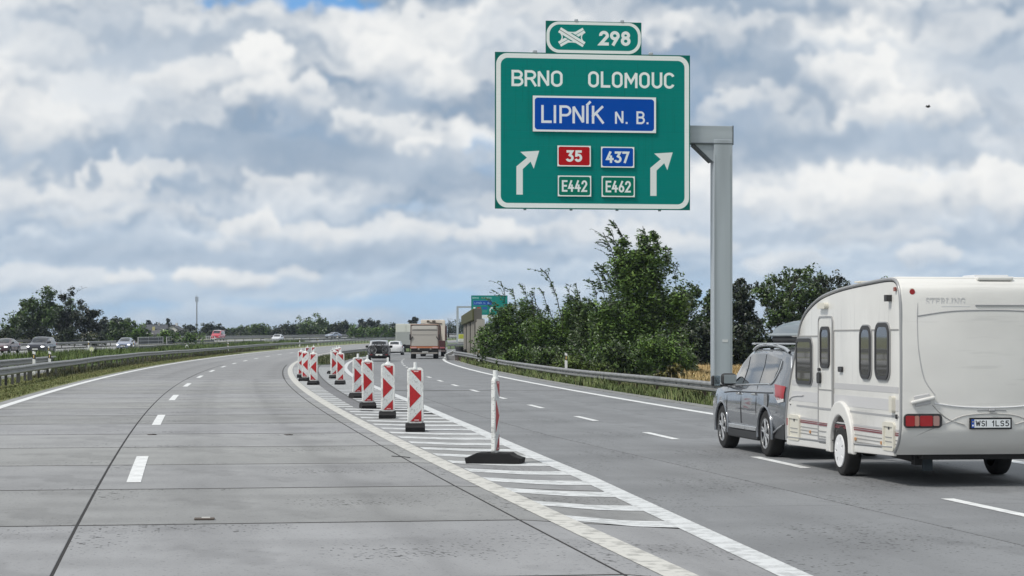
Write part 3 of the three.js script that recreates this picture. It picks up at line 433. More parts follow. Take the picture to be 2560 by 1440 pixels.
// ---------------------------------------------------------------- signs: lettering drawn with strokes like road-sign type
const GLYPH = {  // on a grid 0..1 high (baseline 0), [advance, strokes]; a stroke is a list of points, or ['e', cx, cy, rx, ry, from, to] in degrees, clockwise on the page
  B: [.62, [[0, 0], [0, 1]], [[0, 1], [.3, 1]], ['e', .3, .76, .24, .24, -90, 90], [[0, .52], [.32, .52]], ['e', .32, .26, .26, .26, -90, 90], [[0, 0], [.32, 0]]],
  R: [.62, [[0, 0], [0, 1]], [[0, 1], [.3, 1]], ['e', .3, .74, .26, .26, -90, 90], [[0, .48], [.32, .48]], [[.32, .48], [.58, 0]]],
  N: [.64, [[0, 0], [0, 1], [.56, 0], [.56, 1]]],
  O: [.66, ['e', .28, .72, .28, .28, -180, 0], [[.56, .72], [.56, .28]], ['e', .28, .28, .28, .28, 0, 180], [[0, .28], [0, .72]]],
  L: [.56, [[0, 1], [0, 0], [.48, 0]]], M: [.80, [[0, 0], [0, 1], [.36, .32], [.72, 1], [.72, 0]]],
  U: [.64, [[0, 1], [0, .28]], ['e', .28, .28, .28, .28, 0, 180], [[.56, .28], [.56, 1]]],
  C: [.62, ['e', .28, .72, .28, .28, -180, -15], [[0, .72], [0, .28]], ['e', .28, .28, .28, .28, 15, 180]],
  I: [.16, [[0, 0], [0, 1]]], P: [.60, [[0, 0], [0, 1]], [[0, 1], [.3, 1]], ['e', .3, .72, .27, .28, -90, 90], [[0, .44], [.3, .44]]],
  'Í': [.16, [[0, 0], [0, 1]], [[.0, 1.14], [.14, 1.3]]], K: [.62, [[0, 0], [0, 1]], [[.54, 1], [0, .42]], [[.17, .6], [.58, 0]]],
  '.': [.24, [[.02, .02], [.05, .02]]], ' ': [.36], E: [.54, [[.48, 1], [0, 1], [0, 0], [.48, 0]], [[0, .52], [.42, .52]]],
  W: [.86, [[0, 1], [.18, 0], [.39, .9], [.6, 0], [.78, 1]]], S: [.6, ['e', .27, .76, .25, .24, -190, -15], ['e', .27, .76, .25, .25, 90, 180], ['e', .27, .255, .26, .255, -90, 90], ['e', .27, .25, .27, .25, 90, 165]],
  1: [.36, [[.02, .76], [.22, 1], [.22, 0]]], 2: [.58, ['e', .25, .74, .25, .26, -190, 30], [[.465, .61], [.0, 0], [.5, 0]]],
  3: [.58, [[.04, 1], [.46, 1], [.24, .6]], ['e', .22, .29, .28, .29, -90, 160]], 4: [.62, [[.3, 1], [0, .3], [.54, .3]], [[.38, .56], [.38, 0]]],
  5: [.58, [[.46, 1], [.08, 1], [.05, .56]], ['e', .23, .32, .27, .32, -125, 155]], 6: [.58, [[.34, 1], [.04, .42]], ['e', .25, .27, .25, .27, 0, 360]],
  7: [.56, [[0, 1], [.48, 1], [.16, 0]]], 8: [.58, ['e', .25, .77, .215, .225, 0, 360], ['e', .25, .275, .25, .275, 0, 360]], 9: [.58, ['e', .25, .73, .25, .27, 0, 360], [[.46, .58], [.16, 0]]],
};
function letters(g, text, x, y, h, weight, color, xs = 1, track = 0.13) {   // x, y = left end of the baseline
  g.strokeStyle = color; g.lineWidth = weight; g.lineCap = 'butt'; g.lineJoin = 'miter'; g.miterLimit = 3;
  const H = h - weight, Y = (v) => y - weight / 2 - v * H;
  let at = x + weight / 2;
  for (const ch of text) {
    const [adv, ...strokes] = GLYPH[ch], X = (v) => at + v * H * xs;
    for (const s of strokes) {
      g.beginPath();
      if (s[0] === 'e') { const [, cx, cy, rx, ry, a, b] = s; g.lineCap = 'butt'; for (let k = 0; k <= 28; k++) { const t = lerp(a, b, k / 28) * Math.PI / 180, px = X(cx + Math.cos(t) * rx), py = Y(cy - Math.sin(t) * ry); k ? g.lineTo(px, py) : g.moveTo(px, py); } if (b - a === 360) g.closePath(); }
      else { g.lineCap = 'square'; s.forEach(([px, py], k) => (k ? g.lineTo(X(px), Y(py)) : g.moveTo(X(px), Y(py)))); if (ch === '.') { g.fillStyle = color; g.fillRect(X(0), Y(0) - weight / 2, weight, weight); } }
      if (ch !== '.') g.stroke();
    }
    at += (adv + track) * H * xs + weight * 0.35;
  }
  return at - x;
}
function lettersIn(g, text, x0, x1, y, h, weight, color, track = 0.13) {   // squeezed to run exactly from x0 to x1
  const measure = (xs) => { const H = h - weight; let w = weight; [...text].forEach((ch, i) => { w += (GLYPH[ch][0] - (i === text.length - 1 ? 0.08 : 0) + (i < text.length - 1 ? track : 0)) * H * xs + (i < text.length - 1 ? weight * 0.35 : 0); }); return w; };
  let lo = 0.3, hi = 2.5; for (let k = 0; k < 30; k++) { const m = (lo + hi) / 2; measure(m) < x1 - x0 ? (lo = m) : (hi = m); }
  letters(g, text, x0, y, h, weight, color, lo, track);
}
const rr = (g, x, y, w, h, r) => { g.beginPath(); g.moveTo(x + r, y); g.arcTo(x + w, y, x + w, y + h, r); g.arcTo(x + w, y + h, x, y + h, r); g.arcTo(x, y + h, x, y, r); g.arcTo(x, y, x + w, y, r); g.closePath(); };
const GREEN = '#00827a', INK = '#eef4f2', BLUE = '#004cae', RED = '#b51a22', EDGE = '#0c6a60';
const face = (tex) => new THREE.MeshPhysicalMaterial({ map: tex, roughness: 0.8, specularIntensity: 0.25 });
const grain = (g, w, h, seed) => { const r = rng(seed); for (let k = 0; k < h / 3; k++) { g.fillStyle = `rgba(${r() < 0.5 ? '0,0,0' : '255,255,255'},${0.012 * r()})`; g.fillRect(0, r() * h, w, 1 + r() * 4); } };
// board with a printed front and plain sheet-metal edges; w, h metres, centre x, y in the sign's own plane
function board(name, w, h, x, y, z, tex, back, parent, depth = 0.03, label) {
  const t = part(name, rbox(w, h, depth, 0.008, x, y, z - depth / 2), back, parent, label);
  const f = new THREE.PlaneGeometry(w - 0.004, h - 0.004).translate(x, y, z + 0.002); part('print', f, face(tex), t); return t;
}
const sheetBack = M(rgb(0.05, 0.10, 0.10), 0.6, 0.2), galv = M(rgb(0.44, 0.49, 0.53), 0.55, 0.15, { map: noiseTexture(256, (u, v) => { const n = 0.92 + 0.18 * fbm(u * 5, v * 5, 611, 4, 5, 5); return [n, n, n]; }, [0.4, 0.4]) });
const plaque = (w, h, fill, draw, edge = INK) => canvasTexture(w, h, (g) => { g.fillStyle = edge; g.fillRect(0, 0, w, h); g.fillStyle = fill; rr(g, h * 0.055, h * 0.055, w - h * 0.11, h - h * 0.11, h * 0.09); g.fill(); draw(g, w, h); });
const arrow = (g, x, y, w, h) => { // bent exit arrow, x,y = top left
  const P = (a, b) => [x + a * w, y + b * h]; g.fillStyle = '#e6ecea'; g.beginPath(); [[0, 1], [0, .36], [.46, .16], [.17, .03], [1, 0], [.76, .41], [.62, .25], [.28, .42], [.28, 1]].forEach((p, i) => (i ? g.lineTo(...P(...p)) : g.moveTo(...P(...p)))); g.closePath(); g.fill();
};
{
  const sx = 6.36, sy = 5.0, Z = -69.6;                       // board size, distance
  const yaw = 0.145, t = thing('exit_sign', 'large green overhead exit sign with white lettering and arrows on a grey cantilever post', 'road sign', [6.82, 0, -71.0], yaw);
  // local frame: post at x = 0; the arm reaches to the left (-x); the face looks towards +z
  const cx = -4.32, cy = 8.44, zf = 0.42;
  const w = 1536, h = Math.round(1536 * sy / sx), k = w / sx;
  const main = canvasTexture(w, h, (g) => {
    g.fillStyle = EDGE; g.fillRect(0, 0, w, h); g.fillStyle = INK; rr(g, 8, 8, w - 16, h - 16, 86); g.fill(); g.fillStyle = GREEN; rr(g, 44, 44, w - 88, h - 88, 56); g.fill(); grain(g, w, h, 5); for (let q = 1; q < 20; q++) { g.fillStyle = 'rgba(0,40,36,0.16)'; g.fillRect(44, h * q / 20, w - 88, 2); g.fillStyle = 'rgba(255,255,255,0.05)'; g.fillRect(44, h * q / 20 + 2, w - 88, 2); } { const r = rng(15); for (let q = 0; q < 70; q++) { const x = 44 + r() * (w - 92), y = 44 + r() * h * 0.5; g.fillStyle = `rgba(20,40,30,${0.03 + 0.05 * r()})`; g.fillRect(x, y, 2 + r() * 7, (0.1 + 0.5 * r()) * h * 0.7); } }
    lettersIn(g, 'BRNO', w * .083, w * .345, h * .217, h * .104, 20, INK); lettersIn(g, 'OLOMOUC', w * .474, w * .918, h * .217, h * .104, 20, INK, 0.14);
    arrow(g, w * .108, h * .628, w * .116, h * .282); arrow(g, w * .794, h * .628, w * .116, h * .282);
  });
  board('main_board', sx, sy, cx, cy, zf, main, sheetBack, t, 0.06);
  const top = canvasTexture(1024, Math.round(1024 * 1.02 / 3.06), (g, W2, H2) => {
    g.fillStyle = EDGE; g.fillRect(0, 0, W2, H2); g.fillStyle = INK; rr(g, 6, 6, W2 - 12, H2 - 8, 135); g.fill(); g.fillStyle = GREEN; rr(g, 38, 36, W2 - 76, H2 - 70, 110); g.fill(); grain(g, W2, H2, 8);
    lettersIn(g, '298', W2 * .555, W2 * .885, H2 * .74, H2 * .46, 34, INK, 0.16);
    // interchange symbol: two crossing carriageways, four slip roads
    const ox = W2 * .27, oy = H2 * .5, a = W2 * .125, b = H2 * .225, line = (pts, lw, c) => { g.strokeStyle = c; g.lineWidth = lw; g.lineCap = 'butt'; g.beginPath(); pts.forEach(([x, y], i) => (i ? g.lineTo(ox + x * a, oy + y * b) : g.moveTo(ox + x * a, oy + y * b))); g.stroke(); };
    const curve = (p, q, r) => { g.strokeStyle = INK; g.lineWidth = 13; g.beginPath(); g.moveTo(ox + p[0] * a, oy + p[1] * b); g.quadraticCurveTo(ox + q[0] * a, oy + q[1] * b, ox + r[0] * a, oy + r[1] * b); g.stroke(); };
    line([[-1.02, 1], [1.02, -1]], 62, INK); line([[-1.1, 1.1], [1.1, -1.1]], 5, GREEN); line([[-.62, -.62], [.62, .62]], 84, GREEN); line([[-1.02, -1], [1.02, 1]], 62, INK); line([[-1.1, -1.1], [1.1, 1.1]], 5, '#33413f');
    curve([-.86, -1.02], [0, -.28], [.86, -1.02]); curve([-.86, 1.02], [0, .28], [.86, 1.02]); curve([-1.1, -.8], [-.5, 0], [-1.1, .8]); curve([1.1, -.8], [.5, 0], [1.1, .8]);
  });
  board('number_board', 3.12, 1.03, cx + 0.02, cy + sy / 2 + 0.512, zf, top, sheetBack, t, 0.06);
  const at = (u, v) => [cx + (u - 0.5) * sx, cy + (0.5 - v) * sy];
  let [x, y] = at(.506, .391); board('town_panel', 4.02, 1.15, x, y, zf + 0.05, plaque(1400, 400, BLUE, (g, W2, H2) => { lettersIn(g, 'LIPNÍK', W2 * .068, W2 * .57, H2 * .76, H2 * .50, 28, '#e6ebf3'); lettersIn(g, 'N.', W2 * .665, W2 * .775, H2 * .755, H2 * .36, 22, '#e6ebf3'); lettersIn(g, 'B.', W2 * .84, W2 * .945, H2 * .755, H2 * .36, 22, '#e6ebf3'); }, '#eef2f4'), sheetBack, t, 0.04);
  const small = (n, u, v, fill, text, pad, weight, track) => { const [a, b] = at(u, v); board(n, 1.09, 0.67, a, b, zf + 0.05, plaque(520, 320, fill, (g, W2, H2) => lettersIn(g, text, W2 * pad, W2 * (1 - pad), H2 * .78, H2 * .56, weight, '#e8eeee', track)), sheetBack, t, 0.04); };
  small('route_panel', .401, .660, RED, '35', .26, 38, 0.16); small('route_panel', .624, .664, BLUE, '437', .15, 36, 0.14); small('route_panel', .403, .852, '#04735f', 'E442', .12, 29, 0.16); small('route_panel', .627, .853, '#04735f', 'E462', .12, 29, 0.16);
  // bolts on the top edge
  part('bracket', [-1.8, 1.8].map((q) => rbox(0.14, 0.1, 0.1, 0.03, cx + q * 1.05, cy + sy / 2 + (Math.abs(q) > 3 ? 0.04 : 0.03), zf - 0.03)).concat([-0.55, 0.95].map((q) => rbox(0.12, 0.1, 0.1, 0.03, cx + q, cy + sy / 2 + 1.05, zf - 0.03))), galv, t);
  part('stiffener', [-2.2, -0.7, 0.8, 2.2].map((q) => box(0.08, sy + 0.03, 0.1, cx + q, cy - 0.02, zf - 0.13)), galv, t);
  part('post', [rbox(0.62, 8.4, 0.5, 0.015, 0, 4.05, 0)], galv, t); part('post_seam', [box(0.006, 7.4, 0.01, -0.25, 4.05, 0.252), box(0.006, 7.4, 0.01, 0.25, 4.05, 0.252)], M(rgb(0.2, 0.23, 0.25), 0.6), t);
  part('arm', [rbox(7.2, 0.56, 0.46, 0.012, -3.28, 8.42, 0)], galv, t); part('arm_flange', [box(1.35, 0.03, 0.52, -0.37, 8.125, 0.0), box(0.03, 0.62, 0.5, 0.33, 8.4, 0)], M(rgb(0.10, 0.12, 0.135), 0.6), t);
  part('gusset', extr(shapeOf([[-0.31, 8.1], [-0.31, 7.55], [-0.36, 7.55], [-0.95, 8.1]]), 0.36).translate(0, 0, -0.18), galv, t); part('gusset_edge', beamBetween([-0.37, 7.53, 0], [-0.97, 8.09, 0], 0.42, 0.06), M(rgb(0.05, 0.06, 0.07), 0.6), t);
  part('plate', box(0.19, 0.09, 0.006, 0.06, 1.72, 0.256), M(rgb(0.62, 0.64, 0.65), 0.5), t);
  part('footing', rbox(1.4, 0.5, 1.4, 0.03, 0, -0.4, 0), M(rgb(0.4, 0.4, 0.39), 0.9), t);
}
{ // second gantry far ahead, half hidden by bushes
  const t = thing('far_gantry_sign', 'distant green overhead sign partly hidden behind the bushes and noise wall', 'road sign', [-4.5, 0.6, -420], -0.02);
  const W2 = 1024, H2 = 548, tex = canvasTexture(W2, H2, (g) => {
    g.fillStyle = '#0a5c58'; g.fillRect(0, 0, W2, H2); g.fillStyle = '#068078'; g.fillRect(8, 8, W2 - 16, H2 - 16);
    const q = W2 / 91; lettersIn(g, 'BRNO', 3 * q, 19 * q, 8.2 * q, 4 * q, 7, '#b8d5d5'); lettersIn(g, 'OLOMOUC', 26 * q, 52 * q, 8.2 * q, 4 * q, 7, '#b8d5d5');
    g.strokeStyle = '#8fb8c8'; g.lineWidth = 4; g.fillStyle = '#0a4aa0'; rr(g, 5 * q, 13 * q, 47 * q, 11 * q, 8); g.fill(); g.stroke(); lettersIn(g, 'LIPNÍK', 8 * q, 27 * q, 21 * q, 4.4 * q, 7, '#9fc0e6'); lettersIn(g, 'N.', 31 * q, 37 * q, 21 * q, 4 * q, 7, '#9fc0e6'); lettersIn(g, 'B.', 41 * q, 47 * q, 21 * q, 4 * q, 7, '#9fc0e6');
    g.fillStyle = '#a03a30'; g.fillRect(14 * q, 29 * q, 10 * q, 6 * q); g.fillStyle = '#2a5aa8'; g.fillRect(28 * q, 29 * q, 12 * q, 6 * q); g.fillStyle = '#3a8a80'; g.fillRect(28 * q, 37 * q, 12 * q, 6 * q); g.fillRect(14 * q, 37 * q, 12 * q, 6 * q);
    arrow(g, 3 * q, 29 * q, 8 * q, 14 * q); arrow(g, 46 * q, 29 * q, 10 * q, 14 * q); 
  });
  board('main_board', 7.0, 3.75, 0.15, 7.6, 0.3, tex, sheetBack, t, 0.08);
  part('post', [box(0.42, 8.0, 0.4, -6.0, 3.4, 0), box(0.42, 8.0, 0.4, 8.2, 3.4, 0)], galv, t); part('arm', box(14.6, 0.34, 0.4, 1.1, 7.25, 0), galv, t); part('lower_plate', box(3.2, 0.55, 0.06, -1.0, 5.35, 0.3), M(rgb(0.75, 0.76, 0.74), 0.6), t);
}

// ---------------------------------------------------------------- vehicles. Local frame: +x ahead, +y up, -z to the left; 0 at the road under the middle
const csg = new Evaluator(); csg.attributes = ['position', 'normal', 'uv'];
const glass = P(rgb(0.012, 0.014, 0.016), 0.04, 0, { clearcoat: 1, clearcoatRoughness: 0.02 }), tyreMat = M(rgb(0.018, 0.018, 0.018), 0.85), chrome = M(rgb(0.62, 0.63, 0.64), 0.22, 0.8), alloy = M(rgb(0.5, 0.51, 0.52), 0.35, 0.6), hubWhite = M(rgb(0.8, 0.81, 0.82), 0.4), plastic = M(rgb(0.025, 0.026, 0.028), 0.65), chassisMat = M(rgb(0.012, 0.012, 0.012), 0.8), redLens = P(rgb(0.34, 0.006, 0.010), 0.3, 0, { clearcoat: 0.35, clearcoatRoughness: 0.2 }), clearLens = P(rgb(0.62, 0.6, 0.58), 0.15, 0, { clearcoat: 1 }), plateMat = M(rgb(0.75, 0.76, 0.74), 0.5);
const headMat = new THREE.MeshStandardMaterial({ color: 0xffffff, emissive: 0xffffff, emissiveIntensity: 2.2 });
const paint = (r, g, b, metal = 0.3) => P(rgb(r, g, b), 0.32, metal, { clearcoat: 1, clearcoatRoughness: 0.06 });
function wheel(parent, x, z, r, w, side, kind = 'alloy', spokes = 5) {
  const g = new THREE.Group(); g.name = 'wheel'; g.position.set(x, r, z); parent.add(g);
  const prof = [[r * 0.66, -w / 2], [r * 0.9, -w / 2], [r * 0.975, -w * 0.42], [r, -w * 0.25], [r, w * 0.25], [r * 0.975, w * 0.42], [r * 0.9, w / 2], [r * 0.66, w / 2]].map(([a, b]) => new THREE.Vector2(a, b));
  part('tyre', new THREE.LatheGeometry(prof, 32).rotateX(Math.PI / 2), tyreMat, g);
  const o = side * w * 0.46, mat = kind === 'alloy' ? alloy : hubWhite, list = [new THREE.LatheGeometry([[r * 0.67, -0.012], [r * 0.67, 0.012], [r * 0.6, 0.012], [r * 0.58, -0.01]].map(([a, b]) => new THREE.Vector2(a, b)), 32).rotateX(Math.PI / 2).translate(0, 0, o), cyl(r * 0.15, r * 0.15, 0.03, 0, 0, o, 'z', 16)];
  if (kind === 'alloy') for (let k = 0; k < spokes; k++) { const a = k / spokes * Math.PI * 2 + 0.3; for (const q of [-0.13, 0.13]) list.push(bar([Math.cos(a) * r * 0.1, Math.sin(a) * r * 0.1, o], [Math.cos(a + q) * r * 0.62, Math.sin(a + q) * r * 0.62, o - side * 0.005], r * 0.045, 6)); }
  else { const s = new THREE.Shape(); s.absarc(0, 0, r * 0.64, 0, Math.PI * 2); for (let k = 0; k < 7; k++) { const a = k / 7 * Math.PI * 2, h = new THREE.Path(); h.absellipse(Math.cos(a) * r * 0.44, Math.sin(a) * r * 0.44, r * 0.13, r * 0.055, 0, Math.PI * 2, false, a); s.holes.push(h); } list.push(extr(s, 0.012, 0.006, 20).translate(0, 0, o - 0.006 + side * 0.01)); }
  part('rim', list, mat, g); part('brake', cyl(r * 0.6, r * 0.6, 0.02, 0, 0, o - side * 0.05, 'z', 24), chassisMat, g);
  return g;
}
// Body lofted through stations [x, half width, sill, belt, roof, roof half width]; x runs from front to rear
function carShell(st, arches) {
  const row = ([x, w, yb, belt, roof, rw]) => { const h = belt - yb, c = roof - belt; return [[0, yb], [w * 0.86, yb], [w * 0.955, yb + 0.08 * h + 0.03], [w * 0.99, yb + 0.3 * h], [w, yb + 0.6 * h], [w * 0.985, yb + 0.86 * h], [w * 0.955, belt], [lerp(w * 0.945, rw, 0.55), belt + c * 0.5], [rw + 0.035, belt + c * 0.86], [rw - 0.02, belt + c * 0.955], [rw * 0.72, roof - Math.min(0.012, c * 0.05)], [0, roof + Math.min(0.02, c * 0.1)]].map(([z, y]) => [x, y, z]); };
  const rows = st.map(row), n = rows[0].length, ring = rows.map((r) => [...r.map(([x, y, z]) => [x, y, -z]), ...r.slice(1, n - 1).reverse().map(([x, y, z]) => [x, y, z])]), m = ring[0].length, pos = [], idx = [];
  for (const r of ring) for (const p of r) pos.push(...p);
  for (let i = 0; i < ring.length - 1; i++) for (let j = 0; j < m; j++) { const a = i * m + j, b = i * m + (j + 1) % m, c = a + m, d = b + m; idx.push(a, b, c, b, d, c); }
  const cap = (i, flip) => { const base = i * m, ctr = pos.length / 3; let x = 0, y = 0; for (const p of ring[i]) { x += p[0]; y += p[1]; } pos.push(x / m, y / m, 0); for (let j = 0; j < m; j++) flip ? idx.push(ctr, base + (j + 1) % m, base + j) : idx.push(ctr, base + j, base + (j + 1) % m); };
  cap(0, true); cap(ring.length - 1, false);
  let g = new THREE.BufferGeometry(); g.setAttribute('position', new THREE.Float32BufferAttribute(pos, 3)); g.setIndex(idx);
  // make sure it faces outwards
  { const P0 = new THREE.Vector3(), Q = new THREE.Vector3(), R = new THREE.Vector3(); let vol = 0; for (let i = 0; i < idx.length; i += 3) { P0.fromArray(pos, idx[i] * 3); Q.fromArray(pos, idx[i + 1] * 3); R.fromArray(pos, idx[i + 2] * 3); vol += P0.dot(Q.cross(R)); } if (vol < 0) { for (let i = 0; i < idx.length; i += 3) { const t = idx[i]; idx[i] = idx[i + 1]; idx[i + 1] = t; } g.setIndex(idx); } }
  g.computeVertexNormals(); g.setAttribute('uv', new THREE.Float32BufferAttribute(new Float32Array(pos.length / 3 * 2), 2));
  let brush = new Brush(g); brush.updateMatrixWorld();
  for (const [x, r, y] of arches) for (const s of [-1, 1]) { const cut = new Brush(cyl(r, r, 0.7, 0, 0, 0, 'z', 28).toNonIndexed()); cut.position.set(x, y, s * 0.95); cut.updateMatrixWorld(); brush = csg.evaluate(brush, cut, SUBTRACTION); }
  const out = new THREE.BufferGeometry(); for (const k of ['position']) out.setAttribute(k, brush.geometry.attributes[k]); if (brush.geometry.index) out.setIndex(brush.geometry.index);
  return toCreasedNormals(mergeVertices(out, 1e-4), 0.55);
}
function surf(st) { // helpers that read the loft
  const at = (x) => { if (x >= st[0][0]) return st[0]; for (let i = 1; i < st.length; i++) if (x >= st[i][0]) { const t = (st[i - 1][0] - x) / (st[i - 1][0] - st[i][0]); return st[i].map((v, k) => lerp(st[i - 1][k], v, t)); } return st[st.length - 1]; };
  const sidePt = (x, v, side, off) => { const [, w, , belt, roof, rw] = at(x), c = roof - belt, Q = [[w * 0.955, belt], [lerp(w * 0.945, rw, 0.55), belt + c * 0.5], [rw + 0.035, belt + c * 0.86]], k = v * 0.86 < 0.5 ? 0 : 1, t = k ? (v * 0.86 - 0.5) / 0.36 : v * 0.86 / 0.5; return [x, lerp(Q[k][1], Q[k + 1][1], t), side * (lerp(Q[k][0], Q[k + 1][0], t) + off)]; };
  const topPt = (x, u, off) => { const [, , , belt, roof, rw] = at(x), c = roof - belt, a = Math.abs(u), e = rw - 0.035, y = a < 0.75 ? lerp(roof + Math.min(0.02, c * 0.1), roof - Math.min(0.012, c * 0.05), a / 0.75) : lerp(roof - Math.min(0.012, c * 0.05), belt + c * 0.955, (a - 0.75) / 0.25); return [x, y + off, u * e]; };
  return { at, sidePt, topPt };
}
function patch(f, nu, nv) { const pos = [], idx = []; for (let j = 0; j <= nv; j++) for (let i = 0; i <= nu; i++) pos.push(...f(i / nu, j / nv)); for (let j = 0; j < nv; j++) for (let i = 0; i < nu; i++) { const a = j * (nu + 1) + i; idx.push(a, a + 1, a + nu + 1, a + 1, a + nu + 2, a + nu + 1); } const g = new THREE.BufferGeometry(); g.setAttribute('position', new THREE.Float32BufferAttribute(pos, 3)); g.setIndex(idx); g.computeVertexNormals(); return g; }
// side glass from corners (x, v): bottom front, bottom rear, top rear, top front
function sideGlass(S, c, side, off = 0.008) { return patch((a, b) => { const x0 = lerp(c[0][0], c[1][0], a), v0 = lerp(c[0][1], c[1][1], a), x1 = lerp(c[3][0], c[2][0], a), v1 = lerp(c[3][1], c[2][1], a); return S.sidePt(lerp(x0, x1, b), lerp(v0, v1, b), side, off); }, 6, 5); }
function topGlass(S, x0, x1, u0, off = 0.008, u1 = u0) { return patch((a, b) => S.topPt(lerp(x0, x1, b), lerp(-1, 1, a) * lerp(u0, u1, b), off), 8, 6); }

const CAR = {
  suv: { st: [[2.36, .55, .36, .74, .76, .40], [2.31, .74, .28, .84, .88, .55], [2.15, .84, .24, .90, .96, .66], [1.75, .89, .24, .97, 1.03, .72], [1.3, .90, .25, 1.01, 1.08, .74], [1.02, .90, .25, 1.03, 1.12, .74], [.55, .90, .25, 1.05, 1.44, .71], [.2, .90, .25, 1.055, 1.61, .685], [-.2, .90, .25, 1.06, 1.66, .68], [-.9, .90, .25, 1.07, 1.655, .675], [-1.6, .895, .27, 1.08, 1.63, .665], [-1.98, .885, .29, 1.09, 1.575, .65], [-2.17, .87, .31, 1.10, 1.32, .67], [-2.28, .84, .34, 1.08, 1.11, .66], [-2.33, .78, .38, .96, .99, .64], [-2.35, .66, .42, .80, .82, .50]], wb: [1.335, -1.335], r: .355, glass: [[[.98, .0], [.12, .03], [.12, .96], [.46, .9]], [[.05, .03], [-.86, .05], [-.82, .97], [.05, .97]], [[-.90, .05], [-1.58, .10], [-1.66, .86], [-.86, .97]]], screen: [1.0, .26, .93], rear: [-2.0, -2.16, .86] },
  hatch: { st: [[2.1, .5, .34, .62, .64, .36], [2.04, .7, .24, .72, .75, .5], [1.85, .80, .2, .78, .83, .6], [1.4, .86, .19, .86, .91, .68], [1.0, .87, .19, .90, .98, .70], [.5, .87, .19, .92, 1.28, .62], [.15, .87, .19, .93, 1.43, .57], [-.3, .87, .19, .94, 1.47, .56], [-1.0, .87, .20, .96, 1.44, .55], [-1.5, .86, .22, .98, 1.36, .53], [-1.85, .84, .24, .98, 1.12, .56], [-2.02, .8, .28, .94, .97, .62], [-2.08, .7, .34, .80, .82, .5]], wb: [1.28, -1.28], r: .315, glass: [[[.95, .02], [.0, .05], [.0, .88], [.36, .82]], [[-.06, .05], [-1.0, .08], [-.9, .86], [-.06, .9]], [[-1.05, .08], [-1.45, .2], [-1.32, .78], [-.96, .86]]], screen: [.96, .2, .93], rear: [-1.5, -1.88, .88] },
  sedan: { st: [[2.3, .5, .34, .62, .64, .36], [2.24, .72, .22, .70, .73, .52], [2.0, .83, .2, .77, .82, .62], [1.5, .89, .19, .85, .90, .7], [1.1, .9, .19, .89, .96, .72], [.55, .9, .19, .92, 1.25, .62], [.1, .9, .19, .93, 1.41, .57], [-.3, .9, .19, .94, 1.44, .56], [-.9, .9, .2, .95, 1.40, .55], [-1.4, .89, .21, .97, 1.18, .6], [-1.8, .87, .22, .97, 1.02, .7], [-2.2, .82, .26, .93, .97, .68], [-2.3, .7, .34, .78, .8, .5]], wb: [1.38, -1.36], r: .325, glass: [[[1.0, .02], [.02, .05], [.02, .88], [.36, .82]], [[-.04, .05], [-.95, .08], [-.72, .86], [-.04, .9]], [[-1.0, .08], [-1.35, .2], [-1.05, .6], [-.78, .85]]], screen: [1.04, .16, .93], rear: [-.95, -1.62, .88] },
};
